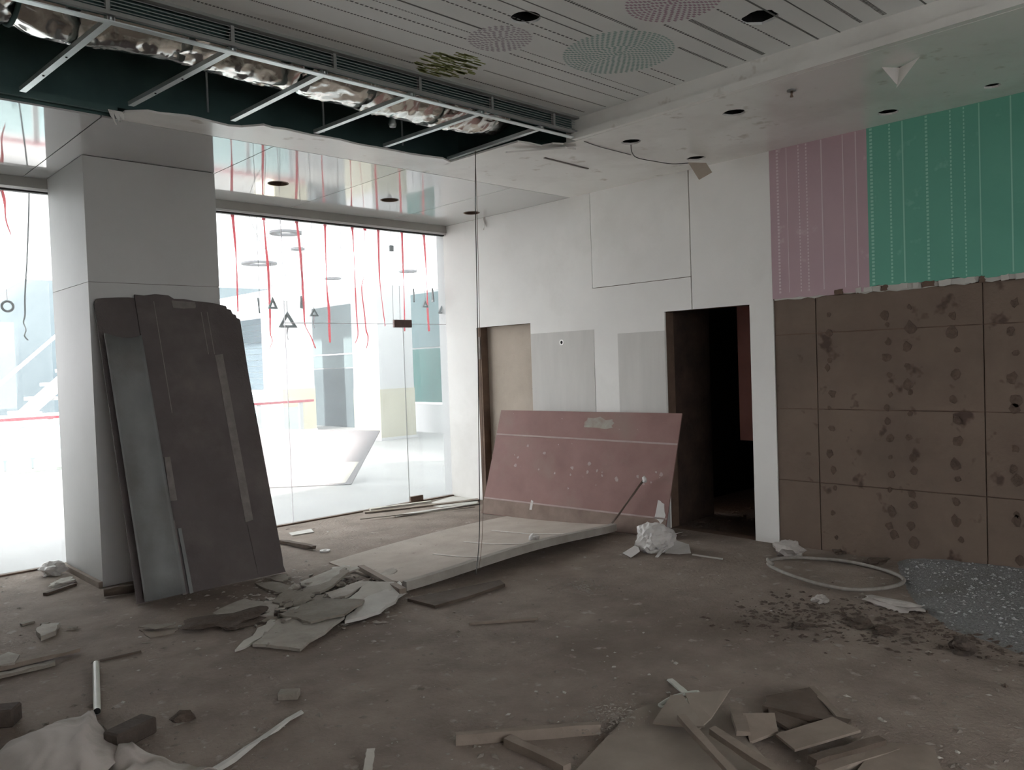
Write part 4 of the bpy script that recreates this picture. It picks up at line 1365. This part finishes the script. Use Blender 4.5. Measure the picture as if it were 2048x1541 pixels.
# ================================================================== DEBRIS ALONG THE GLASS
for k, (a_, b_, wd, th, m_, lab) in enumerate((
        ((728, 1027), (958, 1001), .09, .012, M_timber, 'long flat lath along the foot of the glass'),
        ((790, 1034), (955, 1008), .07, .01, M_slabedge, 'pale strip lying in front of the long lath'),
        ((740, 1022), (862, 1006), .06, .02, M_paper, 'crumpled paper strip with a curled end by the glass door'),
        ((720, 1040), (950, 1016), .02, .008, M_gypdirty, 'thin dark strip lying furthest from the glass'))):
    setp(beam('floor_strip', fl(*a_, .002 + .004 * k), fl(*b_, .002 + .004 * k), wd, th, m_, rag=.006), lab, 'strip', 'strips along the glass foot')
setp(shard('floor_paper', pxs([(850, 1010), (905, 994), (958, 999), (955, 1006), (880, 1016)]), .001, .004, M_slabedge), 'pale flat sheet in the corner below the white wall', 'sheet')
setp(beam('broken_stick', fl(562, 1087, .002), fl(628, 1100, .01), .05, .03, M_timberdark, rag=.008), 'broken dark stick on the floor behind the leaning boards', 'stick')
setp(shard('pale_board', pxs([(578, 1068), (622, 1060), (628, 1066), (584, 1073)]), .001, .008, M_slabedge), 'small pale board on the floor behind the leaning boards', 'board')
c = fl(650, 1104)
V, F = [], []
setp(plate('washer_ring', circ(c.x, c.y, .045, 20), [circ(c.x, c.y, .018, 12)], .001, .014, M_plastic), 'small white ring lying by the broken stick', 'ring')
setp(chunk('plastic_scrap', fl(1068, 1084, .09), (.10, .08, .08), M_plastic, seed=12, jag=.4), 'white plastic scrap lying on the fallen panel', 'scrap')
setp(chunk('moss_clump', fl(1050, 1097, .085), (.12, .06, .04), mat('dry_moss', (.20, .17, .10), (.12, .1, .06), 20.0, .95), seed=13, jag=.5), 'clump of dry brown moss on the fallen panel', 'moss')

# crumpled white bag and papers at the doorway
t = setp(empty('crumpled_bag', fl(1312, 1100)), 'crumpled white bag lying in front of the dark doorway', 'bag')
c = fl(1312, 1100)
bm = bmesh.new()
bmesh.ops.create_icosphere(bm, subdivisions=4, radius=0.5)
for v in bm.verts:
    d_ = 1 + 0.35 * noise.noise(v.co * 3.0 + Vector((3, 1, 4))) + 0.22 * abs(noise.noise(v.co * 7.0))
    v.co = Vector((v.co.x * .34 * d_, v.co.y * .30 * d_, max(v.co.z * .26 * d_, -.08)))
for v in bm.verts:
    v.co += c + Vector((0, 0, .081))
bb_ = adopt(frombm('bag_body', bm, M_plastic), t)
quadflap('bag_corner', [c + Vector((-.05, -.12, .14)), c + Vector((.05, -.24, .17)), c + Vector((.10, -.13, .13))], M_plastic).parent = bb_
for k, (pp, lab) in enumerate((([(1245, 1108), (1275, 1102), (1280, 1112), (1262, 1117)], 'small white paper between the crumpled bag and the fallen panel'),
                               ([(1330, 1108), (1352, 1094), (1378, 1098), (1382, 1108), (1358, 1110)], 'white paper scrap between the crumpled bag and the doorway post'),
                               ([(1310, 1116), (1330, 1101), (1334, 1103), (1316, 1117)], 'thin paper sliver in front of the crumpled bag'))):
    P = pxs(pp)
    setp(shard('paper_scrap', P, .003, .003, M_plastic, lift=[.0, .05, .03, 0, .0][:len(P)]), lab, 'paper', 'papers at the doorway')
setp(beam('pale_lath', fl(1385, 1111, .001), fl(1445, 1120, .001), .014, .01, M_slabedge), 'short pale lath on the floor between the papers and the pale stone', 'lath')

# ================================================================== RIGHT SIDE: HOSE, STONE, GRAVEL
hc = (fl(1565, 1145) + fl(1800, 1165)) / 2
hp = []
for k in range(64):
    a_ = 2 * math.pi * k / 60 + 2.0
    hp.append(Vector((5.58 + .37 * math.cos(a_) + .02 * math.sin(3 * a_), 2.60 + .46 * math.sin(a_), .02 + .035 * max(0, math.sin(a_ - 0.6)) + (.024 if k > 58 else 0))))
V, F = tube_data(hp, .013, 8)
setp(raw('hose_ring', V, F, M_hose, smooth=True), 'ring of grey flexible hose lying by the brown wall', 'hose')
setp(chunk('white_stone', fl(1580, 1112), (.24, .2, .16), M_stone, seed=21, jag=.3, sub=3), 'pale broken stone at the foot of the white strip of wall', 'stone')
# gravel bank against the wall
V, F = [], []
NXg, NYg = 60, 70
gx0, gx1, gy0, gy1 = 4.25, W - 0.002, -0.8, 2.5


def grav_h(x, y):
    e_ = [(-2, 4.3), (0.5, 4.55), (1.2, 4.76), (1.6, 4.90), (1.82, 5.10), (2.05, 5.5), (2.21, 5.80), (2.42, 6.26), (3.5, 8.0)]
    for k in range(len(e_) - 1):
        if e_[k][0] <= y <= e_[k + 1][0]:
            xe = e_[k][1] + (e_[k + 1][1] - e_[k][1]) * (y - e_[k][0]) / (e_[k + 1][0] - e_[k][0])
    xe += .07 * noise.noise(Vector((y * 3.0, 3, x)))
    d_ = x - xe
    h_ = 0.085 * (1 - math.exp(-max(0, d_) * 2.2)) if d_ > 0 else 0.05 * d_
    return h_ + (0.010 * noise.noise(Vector((x * 7, y * 7, 0))) + .006 * noise.noise(Vector((x * 25, y * 25, 0)))) * min(1, max(0, d_ * 6)) - 0.002


for j in range(NYg + 1):
    for i in range(NXg + 1):
        x, y = gx0 + (gx1 - gx0) * i / NXg, gy0 + (gy1 - gy0) * j / NYg
        V.append((x, y, grav_h(x, y)))
for j in range(NYg):
    for i in range(NXg):
        a_ = j * (NXg + 1) + i
        F.append([a_, a_ + 1, a_ + NXg + 2, a_ + NXg + 1])
gv = setp(raw('gravel_bank', V, F, M_gravel, smooth=True), 'bank of pale gravel heaped against the brown wall', 'gravel', kind='stuff')


def scatter(name, m_, n, pick, smin, smax, lab, cat, seed, zf=lambda x, y: 0.0, flatk=0.5):
    rnd_ = random.Random(seed)
    V, F = [], []
    base = [(1, 0, 0), (-1, 0, 0), (0, 1, 0), (0, -1, 0), (0, 0, 1), (0, 0, -.3)]
    tri = [(0, 2, 4), (2, 1, 4), (1, 3, 4), (3, 0, 4), (2, 0, 5), (1, 2, 5), (3, 1, 5), (0, 3, 5)]
    for _ in range(n):
        x, y = pick(rnd_)
        s_ = smin + (smax - smin) * rnd_.random() ** 3
        a_ = rnd_.uniform(0, 6.28)
        ex, ey, ez = s_ * rnd_.uniform(.6, 1.6), s_ * rnd_.uniform(.5, 1.0), s_ * rnd_.uniform(.5, 1.0) * flatk
        k = len(V)
        z = zf(x, y)
        for (p, q, r_) in base:
            j_ = rnd_.uniform(.7, 1.25)
            lx, ly = p * ex * j_, q * ey * j_
            V.append((x + lx * math.cos(a_) - ly * math.sin(a_), y + lx * math.sin(a_) + ly * math.cos(a_), z + r_ * ez + .3 * ez))
        F += [[k + i for i in t_] for t_ in tri]
    return setp(raw(name, V, F, m_), lab, cat, kind='stuff')


def pk_gravel(r_):
    while True:
        x, y = r_.uniform(4.7, W - .03), r_.uniform(-.2, 2.4)
        if grav_h(x, y) > 0.006:
            return x, y


scatter('gravel_stones', M_gravelstone, 2600, pk_gravel, .004, .016, 'loose pale gravel stones over the gravel bank', 'gravel', 41, grav_h, .8)


def pk_soil(r_):
    t_ = r_.random()
    x = 4.55 + .55 * (1 - t_) + r_.gauss(0, .24)
    return x + .5 * t_ * 0, 0.9 + 1.7 * t_ + r_.gauss(0, .14)


scatter('soil_crumbs', M_soil, 1900, pk_soil, .003, .028, 'dark soil crumbs along the edge of the gravel bank', 'soil', 42)
for k, (a_, b_, sx, sy, sz, m_, lab) in enumerate((
        (1925, 1308, .10, .10, .11, M_brick, 'dark lump of soil at the edge of the gravel'),
        (1790, 1215, .34, .14, .05, M_stone, 'long pale stone chunk at the tip of the gravel bank'),
        (1640, 1205, .10, .08, .05, M_stone, 'small pale stone below the hose ring'),
        (1720, 1252, .16, .12, .05, M_soil, 'flat dark clod below the hose ring'),
        (1770, 1268, .12, .1, .04, M_soil, 'flat dark clod beside the gravel edge'),
        (1600, 1255, .10, .07, .02, M_soil, 'thin dark clod on the open floor'),
        (1750, 1128, .22, .12, .05, M_soil, 'dark clod against the wall inside the hose ring'),
        (1680, 1105, .2, .08, .04, M_soil, 'dark clod at the wall foot near the pale stone'))):
    setp(chunk('clod' if m_ is not M_stone else 'stone', fl(a_, b_), (sx, sy, sz), m_, seed=50 + k, jag=.4, sub=3), lab, 'stone' if m_ is M_stone else 'clod')
# grit patch on the open floor
gpx, gpy = fl(1165, 1176).x, fl(1165, 1176).y
scatter('grit_patch', M_crumb, 260, lambda r_: (gpx + r_.gauss(0, .11), gpy + r_.gauss(0, .11)), .006, .018, 'patch of crushed grit on the open floor', 'grit', 43)
setp(beam('thin_lath', fl(938, 1250, .001), fl(1076, 1240, .001), .022, .014, M_timber), 'thin lath lying alone in the middle of the floor', 'lath')

# ================================================================== FRONT RIGHT WOOD PILE
def plank(a_, b_, wd, th, m_, lab, z0=0.0, z1=0.0, name='plank', cat='plank', rag=0.003):
    return setp(beam(name, fl(*a_, z0), fl(*b_, z1), wd, th, m_, rag=rag), lab, cat)


plank((912, 1490), (1200, 1468), .032, .045, M_timber, 'straight plank lying apart from the wood pile')
plank((1015, 1490), (1135, 1548), .042, .035, M_timber, 'short nailed plank touching the straight one')
setp(shard('flat_board', pxs([(1125, 1580), (1262, 1434), (1340, 1412), (1432, 1424), (1560, 1560), (1340, 1660)]), .006, .014, M_card, lift=[0, .004, .02, .02, 0, 0]),
     'broad dusty flat board at the bottom of the wood pile', 'board')
setp(shard('folded_card', pxs([(1306, 1470), (1342, 1432), (1366, 1434), (1410, 1492), (1350, 1480)]), .045, .006, M_card, lift=[.0, .04, .05, .03, .01]), 'bent pale card lying over the flat board', 'card')
setp(shard('folded_card', pxs([(1372, 1436), (1445, 1432), (1462, 1428), (1424, 1474), (1398, 1488)]), .055, .006, M_card, lift=[.05, .05, .05, .02, .0]), 'bent pale card with a folded corner beside the crossed planks', 'card')
plank((1361, 1440), (1470, 1560), .035, .022, M_timber, 'steep plank crossing the bent cards', .09, .06)
plank((1424, 1468), (1570, 1565), .042, .025, M_timber, 'pale plank parallel to the steep one', .08, .05)
plank((1470, 1416), (1488, 1474), .055, .018, M_timber, 'broad stub of plank sticking out behind the cards', .03, .07)
plank((1622, 1382), (1700, 1462), .03, .02, M_timber, 'long splintered batten at the far side of the pile', .002, .02, rag=.006)
plank((1530, 1424), (1700, 1462), .05, .035, M_timberdark, 'dark beam lying across the back of the pile', .01, .02)
setp(shard('brown_board', pxs([(1532, 1412), (1620, 1390), (1690, 1456), (1600, 1480), (1540, 1450)]), .003, .012, M_timberdark, lift=[.03, .02, .0, .0, .02]), 'dark brown board under the dark beam', 'board')
setp(shard('pale_sheet', pxs([(1552, 1488), (1665, 1462), (1722, 1490), (1590, 1520)]), .03, .01, M_timber, lift=[0, .02, .02, 0]), 'pale square sheet between the dark beam and the grooved plank', 'sheet')
setp(shard('brown_board', pxs([(1485, 1460), (1550, 1455), (1556, 1478), (1500, 1500)]), .02, .012, M_timber, lift=[.04, .03, 0, 0]), 'tilted brown board behind the pale plank', 'board')
plank((1625, 1532), (1765, 1492), .045, .03, M_timberdark, 'dark grooved plank in front of the pale sheet', .03, .03)
plank((1640, 1556), (1790, 1508), .05, .03, M_timber, 'greyish plank lying before the dark grooved one', .01, .01)
setp(shard('grey_slab', pxs([(1760, 1502), (1868, 1512), (1884, 1560), (1700, 1580)]), .012, .025, M_timber), 'greyish slab at the outer end of the wood pile', 'slab')
for k, (q, lab) in enumerate((([(1318, 1412), (1350, 1394), (1396, 1385), (1374, 1402), (1330, 1416)], 'bent pale plastic strip at the back of the wood pile'),)):
    P = [fl(a_, b_, .03 + .02 * i % .04) for i, (a_, b_) in enumerate(q)]
    setp(tube('plastic_strip', smooth_path(P + [P[0]]), .009, M_pvc, n=6), lab, 'strip')
plank((1340, 1362), (1372, 1390), .03, .008, M_pvc, 'short flat strip leaning behind the bent plastic strip', .002, .03, name='flat_strip', cat='strip')
gx_, gy_ = fl(1215, 1450).x, fl(1215, 1450).y
scatter('sawdust', M_crumb, 420, lambda r_: (gx_ + r_.gauss(0, .09), gy_ + r_.gauss(0, .07)), .003, .012, 'scatter of wood dust on the flat board edge', 'dust', 44, lambda x, y: .028)

# ================================================================== FRONT LEFT
def sheet(name, corners, nu, nv, hfun, m_, lab, cat):
    """crumpled sheet: bilinear patch between four floor points with a height function"""
    A, B, C_, D_ = [Vector(q) for q in corners]
    V, F = [], []
    for j in range(nv + 1):
        for i in range(nu + 1):
            u_, v_ = i / nu, j / nv
            p = A.lerp(B, u_).lerp(D_.lerp(C_, u_), v_)
            p = p + Vector((noise.noise(Vector((u_ * 4, v_ * 4, 1))), noise.noise(Vector((u_ * 4, v_ * 4, 9))), 0)) * .03
            V.append((p.x, p.y, max(.003, hfun(u_, v_))))
    nb_ = len(V)
    V += [(a_, b_, max(c_ - .004, .0005)) for a_, b_, c_ in V]
    for j in range(nv):
        for i in range(nu):
            a_ = j * (nu + 1) + i
            q = [a_, a_ + 1, a_ + nu + 2, a_ + nu + 1]
            F += [q, [k + nb_ for k in reversed(q)]]
    for i in range(nu):
        F.append([i, i + nb_, i + 1 + nb_, i + 1])
        a_ = nv * (nu + 1) + i
        F.append([a_, a_ + 1, a_ + 1 + nb_, a_ + nb_])
    for j in range(nv):
        a_ = j * (nu + 1)
        F.append([a_, a_ + nu + 1, a_ + nu + 1 + nb_, a_ + nb_])
        a_ += nu
        F.append([a_, a_ + nb_, a_ + nu + 1 + nb_, a_ + nu + 1])
    return setp(raw(name, V, F, m_, smooth=True), lab, cat)


def h1(u, v):
    return .03 + .09 * math.sin(math.pi * min(1, u * 1.02)) * (0.35 + 0.65 * math.sin(math.pi * v)) + .025 * noise.noise(Vector((u * 2.6, v * 2.6, 2))) + .03 * max(0, 1 - abs(u + 0.55 * v - 1.05) * 9) + .010 * noise.noise(Vector((u * 9, v * 9, 5)))


sheet('dusty_sheet', [fl(-70, 1560), fl(178, 1437), fl(250, 1525), fl(60, 1720)], 46, 34, h1, M_cloth, 'large crumpled dusty white sheet near the grey pipe', 'sheet')


def h2(u, v):
    return .01 + .06 * math.sin(math.pi * u) * (1 - .6 * v) + .035 * noise.noise(Vector((u * 4, v * 4, 7)))


sheet('dusty_sheet', [fl(215, 1520), fl(300, 1520), fl(440, 1546), fl(180, 1660)], 30, 24, h2, M_cloth, 'smaller crumpled pale sheet with a rounded fold beside the dark brick', 'sheet')
a_, b_ = fl(192, 1328, .018), fl(194, 1424, .018)
t = setp(empty('pipe', fl(193, 1424)), 'grey plastic pipe lying on the floor by the crumpled sheet', 'pipe')
V, F = tube_data([a_, b_], .017, 12, cap=False)
adopt(raw('pipe_wall', V, F, M_pvc, smooth=True), t)
V, F = tube_data([a_ * .999 + b_ * .001, b_ * .999 + a_ * .001], .0135, 12)
adopt(raw('pipe_bore', V, F, M_black, smooth=True), t)
bq = fl(262, 1482)
t_ = box('brick', -.10, .10, -.05, .05, 0.001, .075, M_brick, bev=.008)
t_.location = (bq.x, bq.y, 0)
t_.rotation_euler = (0, 0, math.radians(20))
setp(t_, 'dark dusty brick lying beside the crumpled sheet', 'brick')
bq = fl(-10, 1452)
t_ = box('brick', -.10, .10, -.05, .05, 0.001, .085, M_brick, bev=.008)
t_.location = (bq.x, bq.y, 0)
t_.rotation_euler = (0, 0, math.radians(-35))
setp(t_, 'dark brick lying behind the large crumpled sheet, away from the pipe', 'brick')
t_ = box('brick', -.05, .05, -.035, .035, 0.001, .035, M_gypdirty, bev=.005)
bq = fl(578, 1397)
t_.location = (bq.x, bq.y, 0)
t_.rotation_euler = (0, 0, math.radians(-40))
setp(t_, 'small brick fragment alone on the open floor', 'brick')
bq = fl(222, 1462)
setp(shard('cardboard', pxs([(206, 1455), (240, 1444), (262, 1462), (228, 1478)]), .002, .006, M_timber, lift=[0, .02, .01, 0]), 'small brown card under the dark brick', 'card')
setp(beam('timber_lath', fl(-20, 1345, .004), fl(160, 1304, .012), .055, .022, M_timber, rag=.008), 'long dusty timber lath with a splintered end', 'lath')
setp(beam('timber_lath', fl(-20, 1362, .002), fl(110, 1330, .004), .05, .016, M_gypdirty, rag=.008), 'shorter dirty lath lying beside the splintered one', 'lath')
setp(shard('gypsum_piece', pxs([(-10, 1330), (18, 1318), (40, 1324), (30, 1340), (-10, 1346)]), .028, .012, M_gyp), 'pale gypsum flake on the splintered lath', 'gypsum piece')
setp(beam('thin_stick', fl(200, 1325, .001), fl(282, 1306, .001), .014, .01, M_timberdark, rag=.003), 'thin dark stick pointing from the grey pipe end', 'stick')
setp(beam('split_lath', fl(430, 1546, .001), fl(604, 1428, .001), .028, .012, M_slabedge, rag=.009), 'pale split lath lying in front of the crumpled sheets', 'lath')
setp(beam('bent_strip', fl(735, 1548, .001), fl(742, 1500, .04), .035, .006, M_paper, rag=.003), 'short bent paper strip standing alone beyond the pale split lath', 'strip')
setp(shard('gypsum_piece', ragged([q[:2] for q in pxs([(72, 1270), (85, 1258), (120, 1256), (112, 1272), (82, 1284)])], .01, 3, 77), .002, .03, M_gyp, lift=None), 'jagged white gypsum piece on the floor behind the splintered lath', 'gypsum piece')
t = setp(empty('torn_cardboard', fl(310, 1270)), 'torn curled cardboard on the floor before the pillar', 'cardboard')
q_ = shard('sheet_lower', ragged([q[:2] for q in pxs([(278, 1262), (300, 1278), (350, 1268), (358, 1258), (310, 1262)])], .008, 3, 70), .001, .005, M_timber)
adopt(q_, t)
q_ = shard('sheet_curl', ragged([q[:2] for q in pxs([(276, 1262), (300, 1256), (350, 1256), (310, 1266)])], .006, 3, 71), .02, .005, M_gypdirty)
adopt(q_, t)
setp(beam('angle_bracket', fl(90, 1192, .002), fl(150, 1172, .002), .035, .02, M_timberdark), 'dark angle piece on the floor beside the bright pillar face', 'bracket')
setp(chunk('plastic_bag', fl(105, 1150), (.16, .14, .12), M_plastic, seed=31, jag=.5, sub=3), 'small crumpled pale plastic at the foot of the narrow pane', 'bag')
setp(chunk('plastic_bag', fl(126, 1170), (.2, .12, .05), M_paper, seed=32, jag=.4, sub=3), 'flat dusty plastic beside the pillar foot', 'bag')
for k, (p, q, lab) in enumerate((((42, 1253), (68, 1246), 'short dark chip lying alone behind the jagged gypsum piece'), ((82, 1252), (98, 1251), 'tiny grey chip touching the back of the jagged gypsum piece'), ((134, 1261), (154, 1259), 'tiny grey chip between the jagged gypsum piece and the pillar'))):
    setp(beam('wood_chip', fl(*p, .001), fl(*q, .001), .03, .014, M_gypdirty, rag=.003), lab, 'chip')
setp(chunk('clod', fl(368, 1440), (.10, .08, .05), M_soil, seed=61, jag=.4), 'dark clod alone on the floor near the dark brick', 'clod')


# crumbs over the whole floor
def pk_room(r_):
    while True:
        px_, py_ = r_.uniform(-40, 2090), 1000 + 560 * r_.random() ** 0.8
        p = fl(px_, py_)
        if p.x < W - .05 and p.y < D - .1 and p.y > -1 and not (1.85 < p.x < 3.1 and 5.85 < p.y < 7.65):
            return p.x, p.y


scatter('floor_crumbs', M_crumb, 1700, pk_room, .003, .022, 'small dark plaster crumbs strewn over the concrete floor', 'debris', 45)
scatter('floor_chips', M_crumbw, 260, pk_room, .003, .018, 'small pale plaster chips strewn over the concrete floor', 'debris', 46)


def pk_rub(r_):
    p = fl(r_.gauss(640, 90), r_.gauss(1205, 30))
    return p.x, p.y


scatter('rubble_crumbs', M_gyp, 700, pk_rub, .005, .03, 'pale gypsum crumbs in the rubble by the pillar', 'debris', 47)
scatter('passage_debris', M_soil, 160, lambda r_: (r_.uniform(6.45, 7.8), r_.uniform(3.2, 4.5)), .01, .06, 'dark rubble on the passage floor behind the doorway', 'debris', 48, lambda x, y: -.02)
